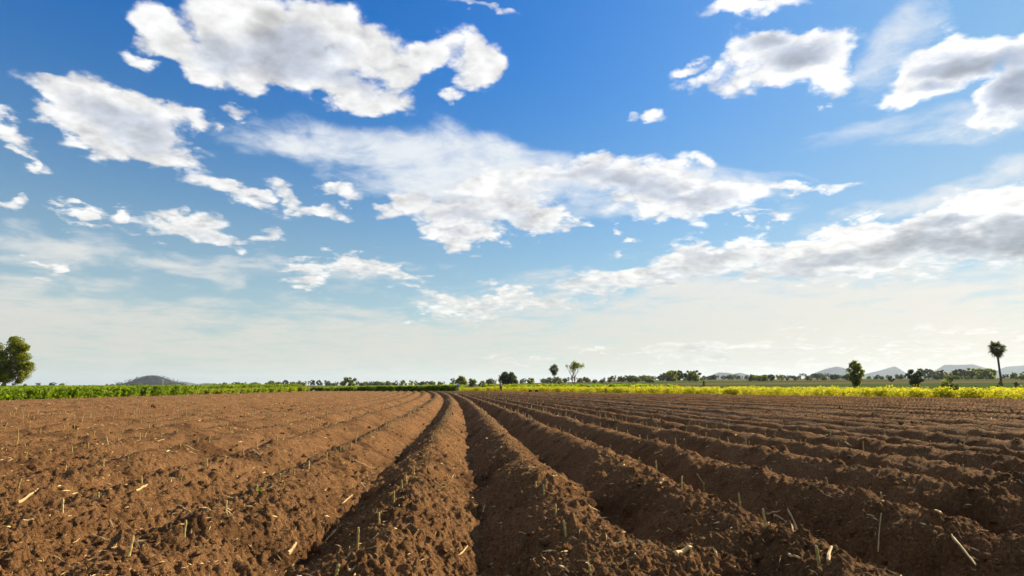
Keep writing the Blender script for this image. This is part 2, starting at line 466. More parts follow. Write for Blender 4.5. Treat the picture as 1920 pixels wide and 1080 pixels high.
def soil(x, y, cell):
    """height of the ploughed soil; cell = size of a mesh cell there, finer relief is left out"""
    x = np.asarray(x, dtype=float); y = np.asarray(y, dtype=float); cell = np.broadcast_to(np.asarray(cell, dtype=float), x.shape)
    def keep(l): return sstep(l / cell, 1.3, 3.0)
    wx = x + 0.05 * gnoise(x * 3.1, y * 3.1, 21) + 0.02 * gnoise(x * 9, y * 9, 22)
    r = row_coord(wx, y)
    t = r - np.floor(r)
    p = 0.5 + 0.5 * np.cos(2 * np.pi * t)
    amp = 0.30 * (0.54 + 0.46 * sstep(r, -4.5, -0.6) + 0.16 * sstep(r, 0.2, 3.0)) * (1 + 0.20 * gnoise(x * 0.5, y * 0.35, 5))
    k = np.floor(r + 0.5)
    amp = amp * (1 + 0.20 * np.sin(k * 12.9898)) * (1 + 0.28 * gnoise(y * 0.8, k * 5.7 + x * 0.3, 6))
    amp = amp * (1 + 0.22 * sstep(r, 3.0, 7.0) * np.cos(2 * np.pi * (r - 0.5) / 3.0))           # wheel furrows run deeper
    prof = p ** (0.80 + 0.30 * gnoise(x * 0.7, y * 0.6, 24))
    # the furrow is narrow, its floor a little filled with loose crumbs
    h = -amp * (1 - prof)
    h += 0.035 * sstep(r, 5.0, 9.0) * np.cos(2 * np.pi * r / 3.0)
    fill = 0.75 * np.exp(-(((x - 0.93) / 0.55) ** 2 + ((y - 3.55) / 0.75) ** 2))      # earth pushed across a furrow at the headland
    fill += 0.45 * np.exp(-(((x + 1.1) / 0.4) ** 2 + ((y - 3.1) / 0.5) ** 2))
    h = h * (1 - np.clip(fill, 0, 0.85))
    calm = 1 - 0.6 * sstep(y, 14.0, 32.0)
    h += 0.06 * calm * gnoise(x * 0.8, y * 0.45, 7) + 0.05 * calm * gnoise(x * 2.1, y * 1.5, 8)
    near = sstep(y, 14.0, 3.0)
    rough = 0.85 + 0.85 * sstep(gnoise(x * 1.1, y * 1.1, 9), -0.3, 0.4) + 0.25 * near
    # slope wash: small rills running down the sides
    rr = gnoise(x * 2.5, y * 11.0, 31) * keep(0.10) * (1 - p) * p * 4
    h += 0.018 * rr
    h += 0.040 * gnoise(x * 4.6, y * 4.2, 10) * keep(0.22) * rough
    b = np.abs(gnoise(x * 9.0, y * 8.5, 11)); h += 0.050 * (b - 0.2) * keep(0.11) * rough
    b = np.abs(gnoise(x * 19.0, y * 18.0, 12)); h += 0.036 * (b - 0.2) * keep(0.053) * rough
    b = gnoise(x * 38.0, y * 37.0, 13); h += 0.010 * b * keep(0.026) * rough
    b = np.maximum(gnoise(x * 31.0, y * 30.0, 14) - 0.12, 0); h += 0.034 * b * keep(0.032) * rough
    b = gnoise(x * 75.0, y * 74.0, 15); h += 0.0045 * b * keep(0.0135)
    # lumps: scattered clods that stand proud
    b = np.maximum(gnoise(x * 6.3, y * 6.1, 16) - 0.30, 0); h += 0.17 * b * keep(0.16)
    b = np.maximum(gnoise(x * 13.0, y * 12.6, 17) - 0.28, 0); h += 0.13 * b * keep(0.077)
    b = np.maximum(gnoise(x * 3.4, y * 3.3, 25) - 0.34, 0); h += 0.22 * b * keep(0.3) * sstep(y, 22.0, 8.0)
    # far away only a rough surface is left
    far = sstep(y, 18.0, 45.0)
    h += 0.02 * far * gnoise(x * 1.9, y * 0.5, 18)
    return h

def in_field(x, y, m=0.0):
    x = np.asarray(x); y = np.asarray(y)
    return (x > LEFT_EDGE + m) & (x < right_edge(y) - m) & (y < FAR_EDGE - m)
BASE = -0.17
def field_height(x, y, cell):
    x = np.asarray(x, dtype=float); y = np.asarray(y, dtype=float)
    d = np.minimum(np.minimum(x - LEFT_EDGE, (right_edge(y) - x) * 0.84), FAR_EDGE - y)
    w = sstep(d, -0.4, 0.8)
    return soil(x, y, cell) * w + (BASE + 0.05 * gnoise(x * 0.9, y * 0.9, 19)) * (1 - w)

NC = 1100
ys = np.concatenate([np.linspace(0.9, 2.2, 40)[:-1], 1.0 / np.linspace(1 / 2.2, 1 / 20.0, 590), np.arange(20.22, 48, 0.21), np.arange(48.2, 66, 0.35), np.linspace(66.5, 128.0, 90)])
NR = len(ys)
us = np.linspace(-1.12, 1.12, NC)
YY = np.repeat(ys[:, None], NC, 1)
XX = us[None, :] * (YY + 0.55)
cell = np.maximum((us[1] - us[0]) * (YY + 0.55), np.gradient(ys)[:, None] * 0.8)
ZZ = field_height(XX, YY, cell)
edge_drop = np.maximum(np.maximum(sstep(np.abs(us)[None, :], 1.10, 1.12), sstep(YY, 126, 128)), 0)
ZZ = ZZ - 0.7 * edge_drop
soil_me = np_mesh('field_soil', np.stack([XX, YY, ZZ], -1).reshape(-1, 3), grid_faces(NR, NC), True)

def soil_material():
    m, g, b = material('ploughed_soil', 1.0, 0.03)
    pos = g.node('ShaderNodeNewGeometry').outputs['Position']
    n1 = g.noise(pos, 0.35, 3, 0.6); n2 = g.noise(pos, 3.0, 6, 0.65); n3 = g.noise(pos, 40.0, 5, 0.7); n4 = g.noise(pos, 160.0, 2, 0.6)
    c = g.mix(g.lin(n2, 0.3, 0.7), col(0.098, 0.0480, 0.0200), col(0.245, 0.1280, 0.0560))
    c = g.mix(g.lin(n1, 0.35, 0.65, 0.0, 0.45), c, col(0.270, 0.146, 0.066))
    c = g.mix(g.lin(n3, 0.42, 0.68, 0.0, 0.75), c, col(0.038, 0.017, 0.0065))  # dark colour grain that also paints in the tiny shadows between soil crumbs
    c = g.mix(g.smooth(n4, 0.58, 0.70, 0.0, 0.75), c, col(0.40, 0.255, 0.125))
    damp = g.noise(pos, 0.9, 4, 0.6)
    c = g.mix(g.smooth(damp, 0.50, 0.66, 0.0, 0.55), c, col(0.052, 0.026, 0.011))
    g.put(b.inputs['Base Color'], c)
    bp = g.node('ShaderNodeBump'); bp.inputs['Strength'].default_value = 1.0; bp.inputs['Distance'].default_value = 0.024
    hgt = g.math('ADD', g.noise(pos, 55.0, 5, 0.7), g.math('MULTIPLY', g.noise(pos, 14.0, 4, 0.65), 1.2))
    g.put(bp.inputs['Height'], hgt)
    b2 = g.node('ShaderNodeBump'); b2.inputs['Strength'].default_value = 0.9; b2.inputs['Distance'].default_value = 0.10
    g.put(b2.inputs['Height'], g.noise(pos, 4.5, 6, 0.72))
    g.t.links.new(bp.outputs[0], b2.inputs['Normal'])
    g.t.links.new(b2.outputs[0], b.inputs['Normal'])
    return m
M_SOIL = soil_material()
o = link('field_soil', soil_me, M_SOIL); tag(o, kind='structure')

# ------------------------------------------------------------------ the land beyond
def land(x, y):
    """height of the plain: level to the left, a long gentle rise far to the right"""
    x = np.asarray(x, dtype=float); y = np.asarray(y, dtype=float)
    d = np.hypot(x, y); az = np.degrees(np.arctan2(x, np.maximum(y, 1e-6)))
    az = np.where(y < 0, np.sign(x) * 90.0, az)
    k = sstep(az, -14.0, 20.0)
    z = BASE + k * (np.clip((d - 170.0) / 1300.0, 0, 1) ** 0.9) * 15.0
    z = z - k * sstep(d, 1700, 4000) * 10
    z += 0.6 * gnoise(x * 0.004, y * 0.004, 40) * sstep(d, 200, 800)
    z = np.where(d < 170, z - 0.55 * (1 - sstep(d, 112, 124)), z)
    return z
rad = np.concatenate([[0.01], np.linspace(20, 200, 30), np.geomspace(210, 20000, 90)])
ang = np.linspace(0, 2 * math.pi, 361)
RA, AN = np.meshgrid(rad, ang, indexing='ij')
gx, gy = RA * np.sin(AN), RA * np.cos(AN)
gme = np_mesh('ground', np.stack([gx, gy, land(gx, gy)], -1).reshape(-1, 3), grid_faces(len(rad), len(ang))[:, ::-1], True)
def land_material():
    m, g, b = material('farmland', 1.0, 0.0)
    pos = g.node('ShaderNodeNewGeometry').outputs['Position']
    vt = g.node('ShaderNodeTexVoronoi', feature='F1', distance='CHEBYCHEV')
    g.put(vt.inputs['Vector'], g.vec('MULTIPLY', pos, (0.0035, 0.011, 0.0)))
    vt.inputs['Scale'].default_value = 1.0
    pick = g.xyz(vt.outputs['Color'])[0]
    rp = g.node('ShaderNodeValToRGB'); g.put(rp.inputs[0], pick)
    cr = rp.color_ramp; cr.interpolation = 'CONSTANT'
    for i, (p, c) in enumerate([(0.0, (.075, .10, .03)), (0.22, (.13, .12, .05)), (0.36, (.05, .085, .025)), (0.55, (.12, .15, .04)), (0.70, (.14, .10, .06)), (0.82, (.06, .10, .03))]):
        e = cr.elements[i] if i < 2 else cr.elements.new(p)
        e.position = p; e.color = col(*c)
    n = g.noise(pos, 0.05, 5, 0.6)
    g.put(b.inputs['Base Color'], g.mix(g.lin(n, 0.3, 0.7, 0.0, 0.6), rp.outputs[0], col(.08, .085, .035)))
    return m
o = link('ground', gme, land_material()); tag(o, kind='structure')
# ------------------------------------------------------------------ mountains and hill
def mountain(name, prof, d, depth, mat, seed, rough=0.05):
    px = np.array([p[0] for p in prof], float); py = np.array([p[1] for p in prof], float)
    n, m = 90, 26
    s = np.linspace(px[0], px[-1], n); yy = np.interp(s, px, py)
    x0 = np.array([ray(q, HORIZON)[0] * d for q in s]); top = np.array([level(b, d, a) for a, b in zip(s, yy)])
    T = np.linspace(-1, 1, m)
    X = np.repeat(x0[:, None], m, 1) * (1 + T[None, :] * depth / d)
    Y = d + T[None, :] * depth + 0 * X
    base = -8.0
    nz = gnoise(X / depth * 3.0, Y / depth * 3.0, seed) + 0.6 * gnoise(X / depth * 8, Y / depth * 8, seed + 1)
    Z = base + (top[:, None] - base) * (1 - np.abs(T[None, :]) ** 1.8) ** 0.9 * (1 + rough * 6 * nz * np.abs(T[None, :]))
    me = np_mesh(name, np.stack([X, Y, Z], -1).reshape(-1, 3), grid_faces(n, m)[:, ::-1], True)
    o = link(name, me, mat); tag(o, kind='structure')
    return X, Y, Z
M_HILL = plain('wooded_slope', (0.032, 0.044, 0.055), var=0.4, scale=0.01, spec=0.0, rough=1.0)
mountain('mountain', [(1290, 719), (1315, 712), (1330, 705), (1350, 698), (1365, 699), (1376, 701), (1388, 699), (1402, 702), (1420, 709), (1450, 717)], 8200, 900, M_HILL, 61)
mountain('mountain', [(1490, 716), (1512, 708), (1530, 699), (1550, 692), (1572, 687), (1585, 690), (1603, 697), (1640, 707), (1670, 716)], 8600, 1000, M_HILL, 63)
mountain('mountain', [(1590, 715), (1625, 701), (1650, 695), (1668, 690), (1682, 687), (1692, 693), (1706, 702), (1730, 714)], 9400, 900, M_HILL, 65)
mountain('mountain', [(1690, 716), (1735, 701), (1760, 693), (1776, 684), (1800, 684), (1830, 683), (1848, 689), (1872, 695), (1905, 704), (1930, 714)], 9000, 1200, M_HILL, 67)
mountain('mountain', [(1820, 716), (1860, 700), (1890, 688), (1925, 685), (1960, 687), (2010, 694), (2070, 712)], 9800, 1000, M_HILL, 69)
mountain('mountain', [(290, 724), (325, 715), (345, 715.5), (370, 720), (385, 718), (402, 719), (425, 722), (450, 725)], 9200, 900, M_HILL, 71)
mountain('mountain', [(-420, 724), (-300, 712), (-200, 705), (-120, 714), (-60, 724)], 9200, 900, M_HILL, 73)
M_NEARHILL = plain('dry_wooded_slope', (0.034, 0.036, 0.040), var=0.35, scale=0.05, spec=0.0, rough=1.0)
HX, HY, HZ = mountain('hill', [(185, 726), (205, 723.5), (225, 721), (240, 716), (258, 709.5), (274, 705), (292, 705), (308, 709), (326, 716), (340, 721), (352, 726)], 2600, 180, M_NEARHILL, 75, 0.03)

# ------------------------------------------------------------------ foliage helpers
def unit(n, r):
    v = r.normal(size=(n, 3)); return v / np.linalg.norm(v, axis=1, keepdims=True)
def leaf_arrays(P, size, r, stretch=1.7):
    n = len(P)
    a = unit(n, r); b = np.cross(a, unit(n, r)); b /= np.linalg.norm(b, axis=1, keepdims=True) + 1e-9
    s = (size * r.uniform(0.6, 1.35, n))[:, None]
    v = np.stack([P - a * s * stretch / 2, P + b * s / 2, P + a * s * stretch / 2, P - b * s / 2], 1).reshape(-1, 3)
    f = np.arange(n * 4).reshape(n, 4)
    return v, f
def leaf_mesh(name, P, size, r, stretch=1.7):
    return np_mesh(name, *leaf_arrays(P, size, r, stretch))

M_BARK = plain('bark', (0.105, 0.075, 0.050), var=0.4, scale=6)
M_PALEBARK = plain('pale_bark', (0.26, 0.20, 0.15), var=0.3, scale=6)
L_GREEN = leafy('leaf_green', (0.060, 0.095, 0.011), (0.190, 0.220, 0.028), 0.6)
L_OLIVE = leafy('leaf_olive', (0.080, 0.110, 0.012), (0.225, 0.250, 0.028), 0.6)
L_DARK = leafy('leaf_dark', (0.022, 0.040, 0.012), (0.065, 0.085, 0.022), 0.4)
L_GREY = leafy('leaf_grey_green', (0.050, 0.062, 0.030), (0.105, 0.115, 0.055), 0.35)
L_FRESH = leafy('leaf_fresh', (0.065, 0.100, 0.012), (0.160, 0.175, 0.022), 0.5)

def crown_points(clumps, per, r):
    out = []
    for (cx, cy, cz, rx, rz) in clumps:
        n = max(8, int(per * (rx * rx * rz) ** 0.5))
        u = unit(n, r) * (r.uniform(0, 1, n) ** 0.5)[:, None] * r.uniform(0.75, 1.25, n)[:, None]
        out.append(u * np.array([rx, rx, rz]) + np.array([cx, cy, cz]))
    return np.concatenate(out)
def make_tree(height, width, base, nclump, per, leaf, seed, shape='round', lean=0.0, trunk_r=0.03, clumps=None):
    """meshes (trunk, crown) of one tree standing at the origin"""
    r = np.random.default_rng(seed)
    w = width / 2; cz0 = height * base; ch = height - cz0
    if clumps is None:
        clumps = []
        for i in range(nclump):
            t = (i + 0.5) / nclump
            if shape == 'round': rr = math.sqrt(max(0.02, 1 - (2 * t - 1) ** 2))
            elif shape == 'fan': rr = 0.35 + 0.65 * math.sin(min(1, t * 1.15) * math.pi * 0.62)
            elif shape == 'cone': rr = 1.0 - 0.75 * t
            else: rr = math.sqrt(max(0.05, 1 - (1.7 * t - 0.75) ** 2))
            a = i * 2.399 + r.uniform(-0.6, 0.6); q = rr * r.uniform(0.30, 0.82)
            cr = w * r.uniform(0.20, 0.40) * (0.6 + 0.4 * rr)
            clumps.append((math.cos(a) * q * w + lean * t * height, math.sin(a) * q * w, cz0 + ch * (0.08 + 0.82 * t), cr, cr * r.uniform(0.6, 0.9)))
    crown = leaf_mesh('crown', crown_points(clumps, per, r), leaf, r)
    tb = Tubes()
    tr = height * trunk_r
    split = cz0 + ch * 0.30
    pts = [(lean * k * split * 0.6 + 0.4 * tr * math.sin(k * 5 + seed), 0.3 * tr * math.cos(k * 4 + seed), -0.15 + (split + 0.15) * k) for k in (0, 0.12, 0.35, 0.65, 1.0)]
    tb.add(pts, [tr * 1.5, tr * 1.1, tr * 0.95, tr * 0.8, tr * 0.62], 8)
    top = Vector(pts[-1])
    for c in clumps:
        e = Vector(c[:3]); st = Vector(pts[2 + (len(tb.v) // 3) % 3])
        if st.z > e.z: st = Vector(pts[2])
        mid = st.lerp(e, 0.5) + Vector((r.normal() * 0.04, r.normal() * 0.04, 0.06)) * height * 0.5
        tb.add([st, mid, e], [tr * 0.42, tr * 0.26, tr * 0.09], 5)
    return tb.mesh('trunk'), crown
def plant_tree(name, label, meshes, px, d, leafm, bark=M_BARK, group=None, scale=(1, 1, 1), rz=0.0, cat='tree', zoff=0.0):
    x, y = spot(px, d)
    z = float(land(x, y)) if d > 125 else BASE
    t = empty(name, (x, y, z + zoff)); t.rotation_euler = (0, 0, rz); t.scale = scale
    tag(t, label, cat, group)
    link('trunk', meshes[0], bark, t); link('crown', meshes[1], leafm, t)
    return t
def span(py_top, d, px):
    """height in metres of something whose top is seen at py_top"""
    x, y = spot(px, d)
    return level(py_top, d, px) - (float(land(x, y)) if d > 125 else BASE)

# big tree at the left edge
d = 108
h = span(627, d, 12)
m = d / F_PX
cl = [(0.0, 0, .78, .2), ]
def c_(px, py, rpx, q=0.85): return ((px - 12) * m, (hash((px, py)) % 7 - 3) * 0.35, level(py, d, px) - BASE, rpx * m, rpx * m * q)
big = [c_(22, 640, 14), c_(38, 650, 12), c_(47, 648, 9), c_(44, 668, 13), c_(26, 662, 13), c_(8, 652, 12), c_(-8, 664, 14), c_(-20, 648, 13), c_(44, 688, 14), c_(28, 684, 15),
       c_(12, 678, 16), c_(-8, 690, 17), c_(38, 702, 13), c_(20, 704, 15), c_(2, 706, 15), c_(-24, 704, 16), c_(50, 682, 7), c_(51, 698, 6), c_(30, 714, 7), c_(14, 632, 8), c_(-34, 678, 15), c_(-30, 662, 10), c_(8, 694, 15)]
plant_tree('tree', 'broad olive green tree behind the crop at the left edge of the photo', make_tree(h, 9, .2, 0, 1000, 0.16, 3, clumps=big, trunk_r=0.034), 9, d, L_OLIVE, M_PALEBARK, scale=(0.93, 0.93, 0.96))

def solo(label, px, top, wpx, d, leafm, seed, base=0.12, shape='round', n=16, per=None, leaf=None, bark=M_BARK, name='tree', cat='tree', tr=0.03, lean=0.0):
    h = span(top, d, px); w = wpx / F_PX * d
    lf = leaf or max(0.10, d / F_PX * 1.5)
    pr = per or 260 / lf ** 2 * 0.03 / max(1, (w / 4))
    return plant_tree(name, label, make_tree(h, w, base, n, pr, lf, seed, shape, lean, tr), px, d, leafm, bark, cat=cat, rz=seed)
solo('round leafy green tree standing in the yellow crop, left of the bushy shrub', 1606, 673, 34, 112, L_GREEN, 21, 0.10, n=34, leaf=0.17, per=400, tr=0.022)
solo('dark bushy shrub spreading upward behind the yellow crop, in front of table mountain', 1718, 691, 30, 150, L_DARK, 23, 0.02, 'fan', 28, leaf=0.22, per=300, name='shrub', cat='shrub')
solo('small dark conical shrub behind the yellow crop near the middle right', 1320, 712, 11, 150, L_DARK, 25, 0.0, 'cone', 12, leaf=0.16, per=500, name='shrub', cat='shrub')
solo('twin domed dark green tree behind the dark green far crop', 655, 706, 27, 330, L_GREEN, 27, 0.03, n=14, leaf=0.42, per=150)
solo('large dark spreading tree behind the person in pink', 950, 697, 41, 260, L_DARK, 29, 0.02, 'dome', 22, leaf=0.33, per=230)
solo('olive tree just behind the person in blue', 866, 705, 30, 270, L_OLIVE, 31, 0.03, 'dome', 16, leaf=0.33, per=190)
solo('round yellowish tree right of the person in blue', 885, 710, 22, 280, L_FRESH, 33, 0.02, 'dome', 12, leaf=0.33, per=190)
solo('low round bush halfway between the two people', 904, 713, 16, 290, L_OLIVE, 35, 0.02, 'dome', 10, leaf=0.33, per=190, name='bush', cat='bush')
solo('hazy grey tree rising behind the low round bush between the two people', 918, 711, 24, 520, L_GREY, 37, 0.05, 'dome', 12, leaf=0.7, per=70)
solo('grey green tree touching the left side of the olive tree by the person in blue', 850, 708, 13, 420, L_GREY, 39, 0.05, 'dome', 8, leaf=0.55, per=80)
solo('ragged open tree left of the tall sugar palm near the middle', 995, 707, 20, 250, L_OLIVE, 41, 0.08, 'round', 9, leaf=0.33, per=150)
solo('small light green tree between the middle sugar palm and the bare tree', 1051, 708, 14, 240, L_FRESH, 43, 0.1, 'round', 9, leaf=0.3, per=150)
for i, (px, tp, w, mt, lb) in enumerate([
    (717, 717, 13, L_OLIVE, 'rounded olive tree, first of the row left of the person in blue'),
    (742, 713, 11, L_GREY, 'thin grey green tree, left of an airy pair over the dark green far crop'),
    (755, 712, 14, L_OLIVE, 'airy olive tree, right of a pair over the dark green far crop'),
    (772, 713, 16, L_OLIVE, 'round olive tree fourth in the row left of the person in blue'),
    (791, 715, 18, L_DARK, 'dark low tree fifth in the row left of the person in blue'),
    (810, 714, 16, L_FRESH, 'yellow green bush sixth in the row left of the person in blue'),
    (828, 718, 10, L_DARK, 'small dark bush last in the row left of the person in blue'),
    (779, 712, 8, L_GREY, 'slender grey tree peeking between the round olive and dark low trees')]):
    solo(lb, px, tp, w, 340 + 15 * (i % 3), mt, 50 + i, 0.05, 'dome', 9, leaf=0.42, per=120)

# the sparse tree beside the middle palm
def bare_tree():
    r = random.Random(8)
    d, px = 235, 1074
    h = span(680, d, px); tb = Tubes(); tips = []
    def grow(p, dirv, length, rad, depth):
        mid = p + dirv * length * 0.5 + Vector((r.uniform(-1, 1), r.uniform(-1, 1), r.uniform(-.3, .5))) * length * 0.08
        e = p + dirv * length
        tb.add([p, mid, e], [rad, rad * 0.85, rad * 0.68], 5)
        if depth == 0: tips.append(e); return
        for k in range(3 if depth > 2 else 2):
            nd = (dirv + Vector((r.uniform(-1, 1), r.uniform(-1, 1), r.uniform(-0.15, 0.75))) * 0.72).normalized()
            grow(e if k else mid.lerp(e, 0.6), nd, length * r.uniform(0.62, 0.85), rad * 0.62, depth - 1)
    grow(Vector((0, 0, -0.1)), Vector((-0.03, 0, 1)).normalized(), h * 0.26, h * 0.022, 4)
    grow(Vector((0.02 * h, 0, -0.1)), Vector((0.25, 0.1, 1)).normalized(), h * 0.28, h * 0.017, 4)
    zs = max(t.z for t in tips)
    rr = np.random.default_rng(4)
    pick = [t for t in tips if (t.x > 0.02 * h and r.random() < 0.75) or r.random() < 0.10]
    P = np.concatenate([np.array(t) + rr.normal(size=(16, 3)) * 0.30 for t in pick])
    s = h / zs
    x, y = spot(px, d)
    t = empty('tree', (x, y, float(land(x, y)))); t.scale = (s * 0.8, s * 0.8, s)
    tag(t, 'nearly bare forked tree with thin branches right of the middle sugar palm', 'tree')
    link('trunk', tb.mesh('trunk'), M_BARK, t)
    link('crown', leaf_mesh('crown', P, 0.30, rr), L_GREEN, t)
bare_tree()

# sugar palms
L_PALM = leafy('palm_leaf', (0.040, 0.050, 0.012), (0.100, 0.105, 0.024), 0.4)
L_PALMDRY = leafy('palm_skirt', (0.080, 0.060, 0.030), (0.140, 0.105, 0.055), 0.25)
def palm_meshes(h, crown_w, seed, lean=0.0, leaves=40):
    r = random.Random(seed)
    cr = crown_w / 2
    hz = h - cr * 1.0
    tb = Tubes(); tr = max(0.16, h * 0.020)
    ks = (0, 0.04, 0.2, 0.5, 0.8, 1.0)
    tb.add([(lean * math.sin(k * 1.4) * h, 0, -0.2 + (hz + 0.2) * k) for k in ks], [tr * 1.5, tr * 1.15, tr, tr * 0.9, tr * 0.85, tr * 0.9], 9)
    hub = Vector((lean * math.sin(1.4) * h, 0, hz))
    def fan_leaves(specs):
        V, Fc = [], []
        for (az, el, pet, fr) in specs:
            dv = Vector((math.cos(az) * math.cos(el), math.sin(az) * math.cos(el), math.sin(el)))
            side = dv.cross(Vector((0, 0, 1)))
            if side.length < .1: side = Vector((1, 0, 0))
            side.normalize(); up = side.cross(dv).normalized()
            roll = r.uniform(-0.7, 0.7); s2 = side * math.cos(roll) + up * math.sin(roll); u2 = up * math.cos(roll) - side * math.sin(roll)
            e = hub + dv * pet - Vector((0, 0, 0.10 * pet * pet))
            b0 = len(V); w = 0.035                      # petiole as a thin folded blade
            V += [hub - s2 * w, hub + s2 * w, e + s2 * w * .6, e - s2 * w * .6]; Fc.append((b0, b0 + 1, b0 + 2, b0 + 3))
            nb = 13
            for k in range(nb):                          # blade split into pointed fingers
                a0 = -2.0 + 4.0 * k / nb; a1 = -2.0 + 4.0 * (k + 1) / nb; am = (a0 + a1) / 2
                def q(a, l, droop=0.0): return e + (dv * math.cos(a) + s2 * math.sin(a)) * l + u2 * (0.10 * fr * math.cos(k * 3.1)) - Vector((0, 0, droop))
                b0 = len(V)
                V += [e.copy(), q(a0, fr * .62), q(am, fr * r.uniform(.92, 1.08), fr * 0.18), q(a1, fr * .62)]
                Fc.append((b0, b0 + 1, b0 + 2, b0 + 3))
        V = [Vector((hub.x + (p.x - hub.x) * .92, p.y * .92, hub.z + (p.z - hub.z) * (1.05 if p.z > hub.z else 1.3))) for p in V]
        me = bpy.data.meshes.new('crown'); me.from_pydata(V, [], Fc); return me
    live = []
    for i in range(leaves):
        el = math.asin(-0.86 + 1.84 * (i + .5) / leaves)
        sh = 1.0 if el > 0 else 1 + 0.25 * math.sin(el)
        live.append((i * 2.399 + r.uniform(-.3, .3), el, cr * r.uniform(.28, .60) * sh, cr * r.uniform(.40, .52)))
    dry = [(i * 2.1 + r.uniform(-.4, .4), R(r.uniform(-80, -45)), cr * r.uniform(.25, .60), cr * .34) for i in range(18)]
    return tb.mesh('trunk'), fan_leaves(live), fan_leaves(dry)
M_PALMBARK = plain('palm_trunk', (0.085, 0.062, 0.048), var=0.35, scale=3)
def palm(label, px, top, wpx, d, seed, lean=0.0, leaves=40, group=None):
    x, y = spot(px, d); z = float(land(x, y)) if d > 125 else BASE
    a, b, c = palm_meshes(span(top, d, px), wpx / F_PX * d, seed, lean, leaves)
    t = empty('sugar_palm', (x, y, z)); tag(t, label, 'palm tree', group)
    link('trunk', a, M_PALMBARK, t); link('crown', b, L_PALM, t); link('dry_leaf_skirt', c, L_PALMDRY, t)
palm('tall sugar palm with long bare trunk at the right edge of the photo', 1878, 635, 34, 128, 2, 0.0, 46)
palm('sugar palm with full round crown left of the nearly bare tree', 1039, 680, 23, 240, 4, 0.0, 46)
palm('small dark sugar palm over the left green crop, right of the hill', 447, 714, 9, 420, 6, 0.0, 18)
palm('tiny dark palm left of the hill over the green crop', 158, 721, 6, 420, 7, 0.0, 18)
palm('thin distant palm above the treeline left of the blue mountains', 1507, 698, 6, 700, 8, 0.0, 16)
palm('small palm standing out of the treeline right of the round leafy tree', 1692, 700, 6, 600, 9, 0.0, 16)
solo('small dark bush at the foot of the tall right palm', 1875, 713, 10, 126, L_DARK, 71, 0.0, 'dome', 8, leaf=0.17, per=500, name='bush', cat='bush')
solo('low dark bush right of the tall right palm by the photo edge', 1906, 715, 12, 150, L_DARK, 72, 0.0, 'dome', 8, leaf=0.2, per=400, name='bush', cat='bush')
solo('small round topped tree behind the yellow crop right of the bushy shrub', 1784, 706, 11, 190, L_DARK, 73, 0.35, 'round', 8, leaf=0.25, per=300)
solo('solitary dark tree on the far fields left of the bushy shrub', 1670, 705, 14, 330, L_DARK, 74, 0.05, 'dome', 9, leaf=0.42, per=130)

# far trees: a few shapes, each tree an object
FAR = [make_tree(1.0, w, b, n, 2400, 0.085, 100 + i, sh, 0, 0.03) for i, (w, b, n, sh) in enumerate([(1.1, .10, 9, 'dome'), (0.8, .18, 8, 'round'), (1.4, .05, 11, 'dome'), (0.6, .25, 6, 'round'), (1.0, .02, 10, 'fan')])]
FARM = []
for i, (a, b) in enumerate(FAR):
    mats = [L_DARK, L_GREY, L_GREEN, L_GREY, L_OLIVE]
    a.materials.append(M_BARK); b.materials.append(mats[i])
def belt(x0, x1, d0, d1, n, hp, label, group, seed, fat=1.0):
    r = random.Random(seed)
    for i in range(n):
        px = x0 + (x1 - x0) * (i + r.uniform(0.1, 0.9)) / n
        d = r.uniform(d0, d1)
        a, b = FAR[r.choice((0, 0, 1, 2, 2, 3, 4))]
        x, y = spot(px, d)
        h = r.uniform(*hp) / F_PX * d
        t = empty('tree', (x, y, float(land(x, y)) - 0.02 * h)); t.scale = (h * fat * r.uniform(.85, 1.2), h * fat, h); t.rotation_euler = (0, 0, r.uniform(0, 6.28))
        tag(t, '%s, %s from left' % (label, ORD[i]), 'tree', group)
        link('trunk', a, None, t); link('crown', b, None, t)
belt(400, 500, 900, 1100, 12, (5, 8), 'tiny hazy tree of the low line right of the hill', 'trees in the low far line right of the hill', 1, 1.3)
belt(495, 645, 800, 1000, 26, (6, 12), 'small hazy tree in the belt left of the twin domed tree', 'far belt left of the twin domed tree', 2)
belt(668, 735, 850, 1000, 12, (6, 10), 'small hazy tree in the belt right of the twin domed tree', 'far belt right of the twin domed tree', 3, 1.2)
belt(735, 850, 900, 1100, 12, (5, 9), 'faint hazy tree behind the row left of the person in blue', 'faint trees behind the row', 4, 1.3)
belt(920, 1030, 900, 1200, 9, (6, 11), 'faint hazy tree on far fields left of the middle palm', 'faint trees left of the middle palm', 5)
belt(1024, 1106, 620, 760, 11, (8, 13), 'blue grey tree in the belt behind the nearly bare tree', 'blue grey belt behind the bare tree', 6, 1.2)
belt(1130, 1215, 600, 800, 9, (9, 15), 'hazy tree of the loose group right of the nearly bare tree', 'loose group right of the bare tree', 7)
belt(1190, 1275, 1000, 1300, 12, (7, 10), 'pale far tree on the rise right of the nearly bare tree', 'pale far trees on the rise', 8, 1.2)
belt(1238, 1312, 480, 560, 9, (13, 22), 'dark tree of the clump left of the leftmost blue mountain', 'thick clump left of the leftmost mountain', 9, 1.0)
belt(1312, 1345, 500, 700, 5, (7, 11), 'dark tree at the left foot of the leftmost blue mountain', 'trees at the left foot of the mountain', 10)
belt(1335, 1500, 900, 1250, 30, (5, 10), 'hazy tree of the belt in front of the leftmost blue mountain', 'belt before the leftmost mountain', 11, 1.2)
belt(1395, 1450, 420, 520, 5, (9, 15), 'dark tree before the belt under the leftmost mountain', 'dark trees before the belt', 12)
belt(1500, 1600, 900, 1200, 14, (7, 12), 'hazy tree of the far line left of the round leafy tree', 'far line left of the round tree', 13, 1.2)
belt(1615, 1735, 900, 1200, 10, (5, 9), 'tiny scattered tree on far fields right of the round tree', 'scattered trees right of the round tree', 14)
